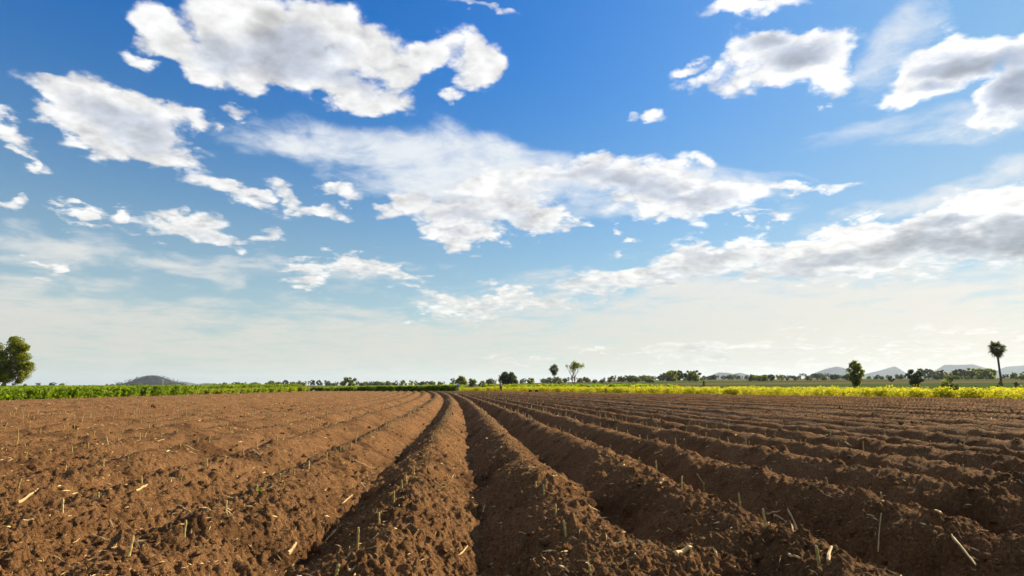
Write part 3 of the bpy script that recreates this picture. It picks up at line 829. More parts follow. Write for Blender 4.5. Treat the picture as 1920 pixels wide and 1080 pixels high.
belt(1736, 1860, 560, 720, 20, (13, 22), 'large hazy tree of the grove under the flat topped mountain', 'grove under the flat topped mountain', 15, 1.05)
belt(1858, 1990, 600, 800, 9, (9, 15), 'hazy tree of the line behind the tall right palm', 'line behind the right palm', 16, 1.1)
belt(195, 345, 1500, 1900, 16, (3, 6), 'tiny dark tree along the foot of the left hill', 'trees at the foot of the left hill', 17, 1.4)
belt(-200, 130, 900, 1100, 14, (4, 8), 'tiny far tree behind left green crop near the broad tree', 'far trees by the broad left tree', 18, 1.4)
belt(1105, 1235, 380, 470, 8, (7, 12), 'dark near tree on the fields right of the nearly bare tree', 'near trees right of the bare tree', 19, 1.2)
belt(1455, 1595, 420, 560, 11, (6, 12), 'dark bush on the middle fields left of the round leafy tree', 'bushes left of the round tree', 20, 1.3)
belt(1625, 1700, 480, 620, 6, (5, 9), 'low bush on the middle fields between round tree and bushy shrub', 'bushes between round tree and shrub', 21, 1.3)
belt(1735, 1990, 430, 520, 10, (5, 10), 'low bush on the middle fields right of the bushy shrub', 'bushes right of the bushy shrub', 22, 1.3)
# woods on the hill
r = np.random.default_rng(9)
idx = r.integers(0, HX.size, 2600)
P = np.stack([HX.ravel()[idx] + r.normal(size=2600) * 14, HY.ravel()[idx] + r.normal(size=2600) * 10, HZ.ravel()[idx] + r.uniform(-1.0, 2.2, 2600)], -1)
o = link('hill_woods', leaf_mesh('hill_woods', P, 4.2, r, 1.2), leafy('hill_wood', (0.026, 0.027, 0.028), (0.046, 0.044, 0.042), 0.1, scale=0.02))
tag(o, 'dry grey brown woods covering the hill on the left', 'woods', kind='stuff')
# ------------------------------------------------------------------ crops round the field
L_CROP = leafy('crop_green', (0.070, 0.140, 0.008), (0.220, 0.300, 0.016), 0.6, scale=0.7, tcol=(1.45, 1.4, 0.6))
L_CROPDARK = leafy('crop_dark_green', (0.075, 0.140, 0.010), (0.210, 0.270, 0.018), 0.6, scale=0.7)
L_YELLOW = leafy('crop_yellow', (0.165, 0.225, 0.012), (0.470, 0.410, 0.026), 0.60, scale=1.6, tcol=(1.5, 1.45, 0.8))
def crop(name, label, spots_xy, hgt, mat, seed, leaf=0.13, per=46, spread=0.34, lowest=0.05, tall=0.0):
    r = np.random.default_rng(seed)
    n = len(spots_xy)
    H = hgt * (1 + 0.10 * gnoise(spots_xy[:, 0] * 0.3, spots_xy[:, 1] * 0.3, seed)) * r.uniform(0.72, 1.18, n)
    H = H * np.where(r.uniform(0, 1, n) < tall, r.uniform(1.1, 1.35, n), 1.0)          # some plants overtop the rest
    k = np.repeat(np.arange(n), per)
    t = lowest + (1 - lowest) * r.uniform(0, 1, n * per) ** 0.75
    rr = spread * (0.35 + 0.65 * np.sin(np.clip(t, 0, 1) * 2.4)) * np.sqrt(r.uniform(0, 1, n * per)); a = r.uniform(0, 6.283, n * per)
    P = np.stack([spots_xy[k, 0] + rr * np.cos(a), spots_xy[k, 1] + rr * np.sin(a), BASE + 0.03 + H[k] * t], -1)
    v, f = leaf_arrays(P, leaf, r, 2.6)
    # stems: crossed thin blades
    s0 = np.stack([spots_xy[:, 0], spots_xy[:, 1], np.full(n, BASE - 0.05)], -1)
    w = np.stack([np.full(n, 0.012), np.zeros(n), np.zeros(n)], -1)
    tip = s0 + np.stack([r.normal(size=n) * 0.06, r.normal(size=n) * 0.06, H * 0.85 + 0.05], -1)
    sv = np.stack([s0 - w, s0 + w, tip + w, tip - w], 1).reshape(-1, 3)
    v = np.concatenate([v, sv]); f = np.concatenate([f, np.arange(n * 4).reshape(n, 4) + len(f) * 4])
    o = link(name, np_mesh(name, v, f), mat)
    return tag(o, label, 'crop', kind='stuff')
def strip(p0, p1, nrm, depth, dens, seed, fade=True):
    """plant places in a strip along p0-p1, reaching depth metres along nrm; denser at the front"""
    r = np.random.default_rng(seed)
    p0, p1, nrm = np.array(p0, float), np.array(p1, float), np.array(nrm, float); nrm /= np.linalg.norm(nrm)
    n = int(np.linalg.norm(p1 - p0) * depth * dens)
    t = r.uniform(0, 1, n); q = depth * r.uniform(0, 1, n) ** (1.6 if fade else 1.0)
    return p0 + (p1 - p0) * t[:, None] + nrm * q[:, None] + r.normal(size=(n, 2)) * 0.08
crop('green_crop', 'leafy dark green crop along the left side of the soil', strip((-32.6, 22), (-33.2, 61), (-1, 0), 14, 2.3, 1), 0.86, L_CROP, 1, 0.10, 62)
crop('yellow_green_crop', 'low bright yellow green crop strip at the far left of the soil', strip((-33.2, 61), (-33.6, 99), (-1, 0), 6, 2.2, 2), 0.62, leafy('crop_lime', (0.120, 0.175, 0.008), (0.260, 0.285, 0.014), 0.5, scale=0.6), 2, 0.14, 40)
crop('tall_green_crop', 'taller dark green crop behind the yellow green strip', strip((-40, 60), (-36, 104), (-1, 0), 14, 1.2, 3), 1.02, L_CROPDARK, 3, 0.16, 36)
crop('far_green_crop', 'dark green crop closing the far end of the soil', strip((-34.5, 100.6), (-9, 100.6), (0, 1), 12, 2.2, 4), 0.94, L_CROPDARK, 4, 0.16, 44)
E0, E1, E2 = (-9.0, 100.6), (-2.2, 100.4), (62.0, 2.0)
nr = (0.836, 0.548)
crop('yellow_crop', 'sunlit yellow crop bordering the right side of the soil', np.concatenate([strip((-9, 100.8), (-1.5, 100.4), (0.2, 1), 7, 2.3, 5), strip((-1.6, 99.4), (38.5, 38.4), nr, 9, 2.5, 6), strip((38.5, 38.4), (58, 8.5), nr, 6, 1.6, 7)]), 0.76, L_YELLOW, 5, 0.075, 50, 0.42, 0.0, 0.05)
crop('far_right_green_crop', 'green crop band behind the yellow crop', strip((-6, 111), (20, 84), (0.75, 0.66), 9, 2.0, 8), 1.03, L_CROP, 6, 0.17, 40)
# taller weeds that stand out of the yellow crop
def weed(label, px, d, top, wpx, n, seed, mat):
    r = np.random.default_rng(seed); x, y = spot(px, d)
    h = level(top, d, px) - BASE; w = wpx / F_PX * d
    tb = Tubes(); P = []
    for i in range(9):
        a = r.uniform(0, 6.28); q = w * 0.5 * r.uniform(0.2, 1); e = Vector((math.cos(a) * q + 0.2 * w, math.sin(a) * q, h * r.uniform(0.6, 1)))
        tb.add([(0, 0, -0.03), e * 0.5 + Vector((0, 0, h * 0.12)), e], [0.014, 0.010, 0.004], 4)
        t = r.uniform(0.3, 1.05, n)[:, None]
        P.append(np.array(e)[None, :] * t + r.normal(size=(n, 3)) * 0.10)
    t = empty('weed', (x, y, BASE)); tag(t, label, 'weed')
    link('stem', tb.mesh('stem'), M_STEM, t); link('foliage', leaf_mesh('foliage', np.concatenate(P), 0.12, r, 2.2), mat, t)
M_STEM = plain('weed_stem', (0.10, 0.13, 0.03))
weed('tall dark green weed clump leaning out of the yellow crop, left of the right palm', 1783, 47, 715, 24, 34, 1, L_DARK)
weed('low dark weed in the yellow crop just right of the tall weed clump', 1818, 46, 728, 13, 26, 2, L_DARK)
weed('pale tall weed poking out of the yellow crop left of the tall weed clump', 1768, 52, 713, 9, 22, 3, L_FRESH)

# ------------------------------------------------------------------ ground lookup for things that stand on the soil
def on_soil(x, y): return float(field_height(np.array([x]), np.array([y]), np.array([0.012 if y < 12 else 0.05]))[0])
def hit(px, py):
    a, b = ray(px, py)
    z = -0.05
    for _ in range(14):
        y = (z - CAM_Z) / b
        z += 0.5 * (on_soil(a * y, y) - z)
    return a * y, y, z
def ridge_name(k):
    n = k if k > 0 else 1 - k
    side = 'right' if k > 0 else 'left'
    return ('ridge just %s of the central furrow' % side) if n == 1 else '%s ridge %s of the central furrow' % (ORD[n - 1], side)
def ridge_of(x, y): return int(math.floor(float(row_coord(np.array(x), np.array(y))) + 0.5))
def label_by_ridge(things, text, group, limit=16):
    """things: (object, x, y); the label says on which ridge and which from the front"""
    by = {}
    for o, x, y in things: by.setdefault(ridge_of(x, y), []).append((y, o))
    for k, l in by.items():
        l.sort(key=lambda q: q[0])
        for i, (y, o) in enumerate(l):
            tx = text if isinstance(text, str) else text(o)
            w = '%s on the %s' % (tx, ridge_name(k))
            tag(o, '%s, %s from front' % (w, ORD[i]) if i < 30 else '%s, far end' % w, None, group)

# ------------------------------------------------------------------ cassava cuttings
def cutting_material(name, c1, c2):
    m, g, b = material(name, 0.75, 0.2)
    tc = g.node('ShaderNodeTexCoord').outputs['Object']
    info = g.node('ShaderNodeObjectInfo').outputs['Random']
    n = g.noise(tc, 55.0, 4, 0.6)
    f = g.math('ADD', g.math('MULTIPLY', info, 0.7), g.math('MULTIPLY', n, 0.4))
    g.put(b.inputs['Base Color'], g.mix(f, col(*c1), col(*c2)))
    return m
M_CUT = cutting_material('cutting_bark', (0.20, 0.155, 0.040), (0.46, 0.34, 0.13))
M_CUTGREEN = cutting_material('cutting_green', (0.19, 0.165, 0.040), (0.34, 0.27, 0.090))
M_PITH = plain('cut_pith', (0.46, 0.38, 0.24), var=0.2, scale=80)
def cutting_mesh(seed):
    r = random.Random(seed); tb = Tubes()
    n = 9; pts, rad = [], []
    bx, by = r.uniform(-.12, .12), r.uniform(-.12, .12)
    for i in range(n):
        t = i / (n - 1)
        pts.append((bx * (t ** 1.5) * 0.5 + r.uniform(-.008, .008), by * (t ** 1.5) * 0.5 + r.uniform(-.008, .008), -0.35 + 1.35 * t))
        rad.append(0.072 * (1 + (0.28 if i % 2 else -0.08)) * (1.0 - 0.12 * t))
    tb.add(pts, rad, 7)
    for i in (3, 5, 7):                                  # bud scars stand off at the nodes
        a = i * 2.4 + seed; p = Vector(pts[i]); q = p + Vector((math.cos(a), math.sin(a), 0.5)) * 0.12
        tb.add([p, q], [0.030, 0.012], 4)
    return tb.mesh('cassava_cutting', False), pts[-1], rad[-1]
CUTS = [cutting_mesh(i) for i in range(6)]
disc = []
for me, p, rd in CUTS:
    q = bpy.data.meshes.new('cut_end'); n = 8
    q.from_pydata([(p[0] + rd * 1.02 * math.cos(6.283 * k / n), p[1] + rd * 1.02 * math.sin(6.283 * k / n), p[2] + 0.004 + 0.03 * math.cos(6.283 * k / n)) for k in range(n)] + [(p[0] + rd * .9 * math.cos(6.283 * k / n), p[1] + rd * .9 * math.sin(6.283 * k / n), p[2] - 0.05) for k in range(n)], [], [tuple(range(n))] + [(k, n + k, n + (k + 1) % n, (k + 1) % n) for k in range(n)])
    q.materials.append(M_PITH); disc.append(q)
for me, p, rd in CUTS: me.materials.append(M_CUT)
CUT_G = []
for me, p, rd in CUTS[:2]:
    c = me.copy(); c.materials.clear(); c.materials.append(M_CUTGREEN); CUT_G.append(c)

SEEN = [  # (pixel x, pixel y of the foot, height in pixels, green?)
 (241,1040,40,0),(345,1008,31,0),(117,961,25,0),(34,912,18,0),(121,888,17,0),(194,874,13,1),(184,937,14,1),(266,909,14,0),(339,892,13,1),(388,878,20,0),(423,961,21,0),(479,922,14,0),
 (238,864,16,0),(294,845,10,0),(94,851,10,0),(49,858,10,1),(135,847,10,1),(456,852,14,0),(423,862,10,0),(392,831,12,0),(370,830,10,0),
 (522,907,17,0),(551,890,12,0),(579,875,16,0),(612,861,14,0),(628,852,13,0),(657,838,13,0),(639,847,13,0),(668,829,12,0),(789,875,15,0),(776,891,18,0),(763,904,16,0),(754,925,24,0),(738,946,26,0),
 (712,987,26,0),(670,1037,34,0),(630,1078,20,1),(979,869,15,0),(992,890,13,0),(954,836,10,0),(800,860,12,0),(808,845,11,0),(812,832,10,0),
 (1020,932,20,1),(1042,966,22,0),(1062,1010,29,0),(1108,1078,20,1),(1003,906,13,0),(1109,840,13,0),(1127,845,13,0),(1144,848,10,0),(1166,854,9,0),(1197,870,13,0),(1232,893,23,0),(1278,918,25,0),
 (1320,918,21,1),(1389,956,30,1),(1436,991,33,1),(1265,834,10,0),(1289,843,10,0),(1323,849,13,0),(1374,862,13,0),(1420,873,11,0),(1368,823,12,0),(1397,830,12,0),
 (1475,897,22,1),(1554,915,18,0),(1654,940,17,0),(1537,1059,43,1),(1472,843,13,0),(1511,853,14,0),(1564,861,17,1),(1622,874,19,1),(1712,888,19,0),(1807,905,19,1)]
cuts = []
def cutting(x, y, h, green, i, near):
    r = random.Random(i * 31 + 7)
    v = i % 6
    me = CUTS[v][0] if not green else CUT_G[v % 2]
    if green: v = v % 2
    z = on_soil(x, y) - 0.01
    o = link('cassava_cutting', me, None, None, (x, y, z), (r.uniform(-.16, .16), r.uniform(-.16, .16), r.uniform(0, 6.28)))
    w = r.uniform(0.090, 0.120) if near else r.uniform(0.085, 0.11)
    o.scale = (w, w, h)
    o['category'] = 'cutting'
    if near: link('cut_end', disc[v], None, o)
    o['tone'] = 1 if green else 0
    cuts.append((o, x, y))
used = []
for i, (px, py, hp, gr) in enumerate(SEEN):
    x, y, z = hit(px, py)
    used.append((x, y))
    cutting(x, y, hp / F_PX * math.hypot(y, 0) * 1.04, gr, i, True)
# the rows go on into the distance
spots = []
r = random.Random(77)
for k in range(-36, 56):
    y = 2.0 + r.uniform(0, 0.5)
    while y < 92:
        y += r.uniform(0.38, 0.62)
        x = float(crest_x(k, y)) + r.uniform(-0.09, 0.09)
        if abs(x) > 0.95 * (y + 0.5) or not in_field(x, y, 0.6): continue
        if k > 4 and r.random() < 0.55: continue
        if y > 22 and r.random() < 0.45: continue
        py_ = HORIZON + F_PX * 0.9 / y
        if y < 8.8 and (-3 <= k <= 6 or y < 5.5): continue         # this part follows the photograph
        if any((x - a) ** 2 + (y - b) ** 2 < 0.09 for a, b in used): continue
        spots.append((y, x))
spots.sort()
for i, (y, x) in enumerate(spots[:300 - len(SEEN)]):
    cutting(x, y, r.uniform(0.075, 0.135), r.random() < 0.2, i + 200, False)
label_by_ridge(cuts, lambda o: 'greenish cassava cutting' if o['tone'] else 'brown cassava cutting', 'cassava cuttings planted along the ridges')
for o, _, _ in cuts: del o['tone']
# beyond those, one mass
rest = spots[300 - len(SEEN):]
V, Fq = [], []
ra = np.array(rest)
rz = field_height(ra[:, 1], ra[:, 0], np.full(len(ra), 0.08))
n = len(ra); rr = np.random.default_rng(3)
hh = rr.uniform(0.06, 0.125, n); wd = rr.uniform(0.010, 0.014, n); lean = rr.normal(size=(n, 2)) * 0.015
ringv = []
for lv in (0, 1):
    for kx in range(4):
        a = kx * math.pi / 2 + 0.4
        ringv.append(np.stack([ra[:, 1] + wd * math.cos(a) + lv * lean[:, 0], ra[:, 0] + wd * math.sin(a) + lv * lean[:, 1], rz - 0.03 + lv * (hh + 0.03)], -1))
V = np.stack(ringv, 1).reshape(-1, 3)
base = np.arange(n)[:, None] * 8
fs = [np.concatenate([base + a for a in q], 1) for q in ([0, 1, 5, 4], [1, 2, 6, 5], [2, 3, 7, 6], [3, 0, 4, 7], [4, 5, 6, 7])]
o = link('far_cuttings', np_mesh('far_cuttings', V, np.stack(fs, 1).reshape(-1, 4)), plain('far_cutting_bark', (0.21, 0.165, 0.085), var=0.3, scale=2.0))
tag(o, 'countless small cuttings on the far part of the ridges', 'cutting', kind='stuff')

# ------------------------------------------------------------------ dry stalks lying about
M_STALK = cutting_material('dry_stalk', (0.24, 0.155, 0.065), (0.47, 0.34, 0.16))
def stalk_mesh(seed, knots=True):
    r = random.Random(seed); tb = Tubes()
    n = 7
    pts = [(-0.5 + i / (n - 1), 0.014 * math.sin(i * 1.3 + seed) , 0.02 * math.cos(i * 1.7 + seed)) for i in range(n)]
    tb.add(pts, [0.036 * (1 + (0.22 if i % 2 else 0)) * (1 - 0.4 * i / n) for i in range(n)], 6)
    if knots:                                            # a side twig and a torn strip of bark
        p = Vector(pts[4]); tb.add([p, p + Vector((0.10, 0.09, 0.03)), p + Vector((0.16, 0.17, 0.02))], [0.020, 0.014, 0.006], 4)
        p = Vector(pts[0]); tb.add([p, p + Vector((-0.06, 0.02, 0.01)), p + Vector((-0.11, 0.05, 0.0))], [0.026, 0.018, 0.004], 4)
    me = tb.mesh('dry_stalk', False); me.materials.append(M_STALK); return me
STALKS = [stalk_mesh(i, i % 3 != 1) for i in range(6)]
LYING = [(52,940,46,-32,2.0),(50,977,26,-4,1.3),(190,1013,40,20,1.0),(189,939,29,8,1.2),(265,919,26,-33,1.6),(208,907,19,42,1.3),(318,897,28,-4,1.2),(362,836,30,2,1.3),(325,957,24,30,1.2),
 (345,963,26,-8,1.6),(485,858,30,40,1.3),(497,874,20,30,1.1),(544,853,42,42,0.9),(682,873,40,30,1.0),(690,920,38,45,1.1),(657,936,36,-42,0.9),(547,1040,22,-45,2.2),(627,995,32,-18,0.9),(668,1068,38,-38,2.4),
 (536,1000,26,36,1.1),(835,875,18,40,1.1),(724,963,22,-10,0.8),(1241,908,16,-62,2.6),(1278,1042,36,-16,2.4),(1115,954,28,26,0.9),(1208,1019,26,-38,1.0),(1755,1010,18,62,2.6),(1812,1066,44,24,1.1),
 (1472,968,40,-8,1.0),(1492,970,34,38,1.2),(1492,1054,26,8,1.6),(1556,1048,27,-76,1.4),(1775,981,30,10,1.2),(1236,871,17,-22,2.0),(1048,895,24,2,0.9),(906,955,18,-66,1.0),(870,1035,22,-48,0.8),(1318,918,26,35,0.9),
 (1450,966,24,12,1.3),(1340,995,20,-10,0.8),(430,970,20,10,1.0),(210,985,18,60,0.7),(144,1012,16,-40,0.8),(300,835,16,-12,1.0),(560,812,18,20,1.0),(1590,835,14,-22,1.4),(1700,770,18,-18,1.6),(1620,762,14,-20,1.4),(1865,800,16,48,1.3),(1090,790,20,0,1.3),
 (980,1005,16,30,0.7),(1120,1040,20,-20,0.7),(1650,1010,22,-60,0.7),(1690,1000,16,-50,0.7),(760,1010,16,40,0.7),(110,1050,22,25,0.8),(400,1050,20,-30,0.9),(470,1030,16,60,0.8)]
lying = []
for i, (px, py, ln, an, th) in enumerate(LYING):
    c, s = math.cos(R(an)) * ln / 2, math.sin(R(an)) * ln / 2
    ax, ay, az = hit(px - c, py - s); bx, by, bz = hit(px + c, min(py + s, 1079))
    a, b = Vector((ax, ay, on_soil(ax, ay))), Vector((bx, by, on_soil(bx, by)))
    v = b - a
    if v.length > 0.42: b = a + v * (0.42 / v.length); v = b - a
    L = v.length
    wd = 0.18 * th * (0.5 + 0.5 * min(1, L / 0.2))
    mid = (a + b) / 2; mid.z = max((a.z + b.z) / 2, on_soil(mid.x, mid.y)) + 0.032 * wd
    o = link('dry_stalk', STALKS[i % 6] if th < 1.3 else STALKS[1 + 3 * (i % 2)], None, None, mid)
    q = v.to_track_quat('X', 'Z').to_euler(); o.rotation_euler = q
    o.scale = (L, wd, wd)
    o['category'] = 'stalk'
    lying.append((o, mid.x, mid.y))
label_by_ridge(lying, 'pale dry stalk lying', 'dry stalks lying on the soil')

# straw crumbs, leaf shreds and pale pebbles, far too many to count
def litter():
    r = np.random.default_rng(12)
    n = 60000
    y = 1.8 * (75 / 1.8) ** (r.uniform(0, 1, n) ** 0.85)
    x = r.uniform(-0.98, 0.98, n) * (y + 0.5)
    m = in_field(x, y, 0.5); x, y = x[m], y[m]; n = len(x)
    keepm = r.uniform(0, 1, n) < 0.35 + 0.65 * sstep(gnoise(x * 0.7, y * 0.7, 80), -0.2, 0.3); x, y = x[keepm], y[keepm]; n = len(x)
    z = field_height(x, y, np.maximum(0.012, y * 0.002))
    L = np.exp(r.normal(size=n) * 0.7) * 0.021; L = np.minimum(L, 0.085) * (1 + 0.035 * y); W = np.maximum(0.0024, L * r.uniform(0.05, 0.13, n)) * (1 + 0.02 * y)
    a = r.uniform(0, 6.283, n); tilt = r.normal(size=n) * 0.35
    u = np.stack([np.cos(a) * np.cos(tilt), np.sin(a) * np.cos(tilt), np.sin(tilt)], -1); w = np.stack([-np.sin(a), np.cos(a), r.normal(size=n) * 0.3], -1)
    P = np.stack([x, y, z + 0.005 + 0.25 * L * np.abs(np.sin(tilt))], -1)
    up = np.zeros((n, 3)); up[:, 2] = W * 0.8
    Lc, Wc = L[:, None], W[:, None]
    v = np.stack([P - u * Lc / 2, P + w * Wc / 2, P + u * Lc / 2, P - w * Wc / 2, P + up], 1).reshape(-1, 3)
    b = np.arange(n)[:, None] * 5
    f = np.stack([np.concatenate([b + q for q in t], 1) for t in ((0, 4, 3), (3, 4, 2), (2, 4, 1), (1, 4, 0))], 1).reshape(-1, 3)
    me = np_mesh('straw_litter', v, f)
    mt, g, bs = material('straw', 0.8, 0.2)
    rnd = g.node('ShaderNodeNewGeometry').outputs['Random Per Island']
    g.put(bs.inputs['Base Color'], g.mix(g.smooth(rnd, 0.1, 0.9), col(0.24, 0.14, 0.045), col(0.60, 0.44, 0.20)))
    o = link('straw_litter', me, mt); tag(o, 'pale straw crumbs and leaf shreds strewn over the soil', 'litter', kind='stuff')
litter()

# ------------------------------------------------------------------ clods
def clod_mesh(seed, sub=2):
    bm = bmesh.new(); bmesh.ops.create_icosphere(bm, subdivisions=sub, radius=1.0)
    co = np.array([v.co[:] for v in bm.verts])
    k = 1 + 0.42 * gnoise(co[:, 0] * 1.3 + seed * 7.1 + co[:, 2] * 0.7, co[:, 1] * 1.3 + co[:, 2] * 1.1, 90 + seed) + 0.30 * gnoise(co[:, 0] * 3 + co[:, 2] * 2.3 + seed, co[:, 1] * 3 - co[:, 2] * 1.7, 120 + seed)
    for v, q in zip(bm.verts, k):
        v.co *= q; v.co.z *= 0.72
    me = bpy.data.meshes.new('soil_clod'); bm.to_mesh(me); bm.free()
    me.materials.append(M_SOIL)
    return me
CLODS = [clod_mesh(i) for i in range(7)]
PLACED = [(283,1010,22),(272,1040,20),(380,908,14),(597,1030,24),(800,1005,20),(830,1030,22),(715,1075,26),(770,945,12),(690,935,9),(1025,1005,20),(1062,1030,18),(1200,1045,22),(1235,1050,16),(1700,1052,24),(1540,1075,18),
 (1490,888,14),(1632,930,16),(1612,925,13),(1888,925,16),(1450,1010,14),(1370,960,12),(1180,960,14),(1090,945,13),(1330,870,14),(1860,965,10),(1760,955,12),(120,880,12),(60,880,14),(130,870,10),(250,960,11),(330,960,10),
 (500,1000,12),(560,985,12),(640,1045,14),(690,1045,12),(400,1020,13),(440,1000,11),(480,1040,14),(210,1065,16),(130,1030,14),(920,1010,12),(960,1060,14),(1000,1065,16),(1120,1000,10),(1420,1050,16),(1600,1000,14),(1800,1020,12),(1850,1040,16),(1290,960,12),(1680,900,12),(1780,880,10)]
cl = []
for i, (px, py, rp) in enumerate(PLACED):
    x, y, z = hit(px, min(py, 1078)); s = rp / 2 / F_PX * y * 1.2
    q = random.Random(i)
    o = link('soil_clod', CLODS[i % 7], None, None, (x, y, on_soil(x, y) + 0.15 * s), (q.uniform(-.4, .4), q.uniform(-.4, .4), q.uniform(0, 6.28)), (s * q.uniform(.9, 1.3), s, s))
    o['category'] = 'clod'; cl.append((o, x, y))
label_by_ridge(cl, 'lumpy brown clod', 'large clods on the soil')
def crumbs():
    r = np.random.default_rng(15)
    n = 11000
    y = 1.9 * (30 / 1.9) ** (r.uniform(0, 1, n) ** 0.9); x = r.uniform(-0.98, 0.98, n) * (y + 0.5)
    z = field_height(x, y, np.maximum(0.012, y * 0.002))
    bm = bmesh.new(); bmesh.ops.create_icosphere(bm, subdivisions=1, radius=1.0)
    bm.verts.ensure_lookup_table()
    co = np.array([v.co[:] for v in bm.verts]); fc = np.array([[v.index for v in f.verts] for f in bm.faces]); bm.free()
    s = np.exp(r.normal(size=n) * 0.5) * 0.0075 * (1 + 0.06 * y)
    j = 1 + 0.35 * r.normal(size=(n, len(co)))[:, :, None].clip(-1.5, 1.5)
    v = co[None] * j * s[:, None, None] * np.array([1, 1, 0.75]) + np.stack([x, y, z + 0.2 * s], -1)[:, None, :]
    f = fc[None] + (np.arange(n) * len(co))[:, None, None]
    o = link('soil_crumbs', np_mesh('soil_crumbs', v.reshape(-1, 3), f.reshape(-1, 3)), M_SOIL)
    tag(o, 'loose brown soil crumbs scattered over the ridges and furrows', 'soil', kind='stuff')
crumbs()

# ------------------------------------------------------------------ a few green sprouts
def sprout(label, px, py, hp, seed):
    x, y, z = hit(px, py); r = random.Random(seed); h = hp / F_PX * y
    V, Fc = [], []
    for i in range(7):
        a = r.uniform(0, 6.28); dv = Vector((math.cos(a), math.sin(a), 0)); sd_ = Vector((-math.sin(a), math.cos(a), 0)); l = h * r.uniform(.6, 1)
        b = len(V)
        p0 = Vector((0, 0, -0.004)); p1 = dv * l * .35 + Vector((0, 0, l * .7)); p2 = dv * l * .9 + Vector((0, 0, l * .75))
        V += [p0 - sd_ * l * .04, p0 + sd_ * l * .04, p1 + sd_ * l * .16, p1 - sd_ * l * .16, p2]
        Fc += [(b, b + 1, b + 2, b + 3), (b + 3, b + 2, b + 4)]
    me = bpy.data.meshes.new('sprout'); me.from_pydata(V, [], Fc)
    o = link('sprout', me, L_SPROUT, None, (x, y, on_soil(x, y))); tag(o, label, 'sprout')
L_SPROUT = leafy('sprout_leaf', (0.10, 0.20, 0.015), (0.20, 0.30, 0.03), 0.4)
sprout('small bright green sprout on the second ridge left of the central furrow', 487, 925, 13, 1)
sprout('tiny green sprout on the shaded side left of the central furrow', 768, 839, 7, 2)
sprout('tiny yellow green sprout far out on the right ridges', 1803, 849, 6, 3)

# ------------------------------------------------------------------ drip hoses on the right ridges
M_HOSE = plain('drip_hose', (0.13, 0.115, 0.10), 0.55, 0.3, 0.3, 3.0)
for i, (k, y0, y1) in enumerate([(6, 14, 33), (8, 13, 40), (11, 20, 44), (14, 22, 42)]):
    tb = Tubes(); q = random.Random(i); yv = np.arange(y0, y1, 0.45)
    xv = crest_x(k, yv) + 0.10 * gnoise(yv * 0.5, yv * 0 + i * 3.3, 91) + 0.05
    ok = in_field(xv, yv, 0.8); xv, yv = xv[ok], yv[ok]
    if len(xv) < 4: continue
    zv = field_height(xv, yv, np.full(len(xv), 0.05)) + 0.004 + 0.03 * gnoise(yv * 0.8, yv * 0 + i, 92)
    tb.add(list(zip(xv, yv, zv)), [0.010] * len(xv), 5)
    o = link('drip_hose', tb.mesh('drip_hose'), M_HOSE)
    tag(o, 'thin grey drip hose lying along the %s' % ridge_name(k), 'hose', 'drip hoses on the right ridges')

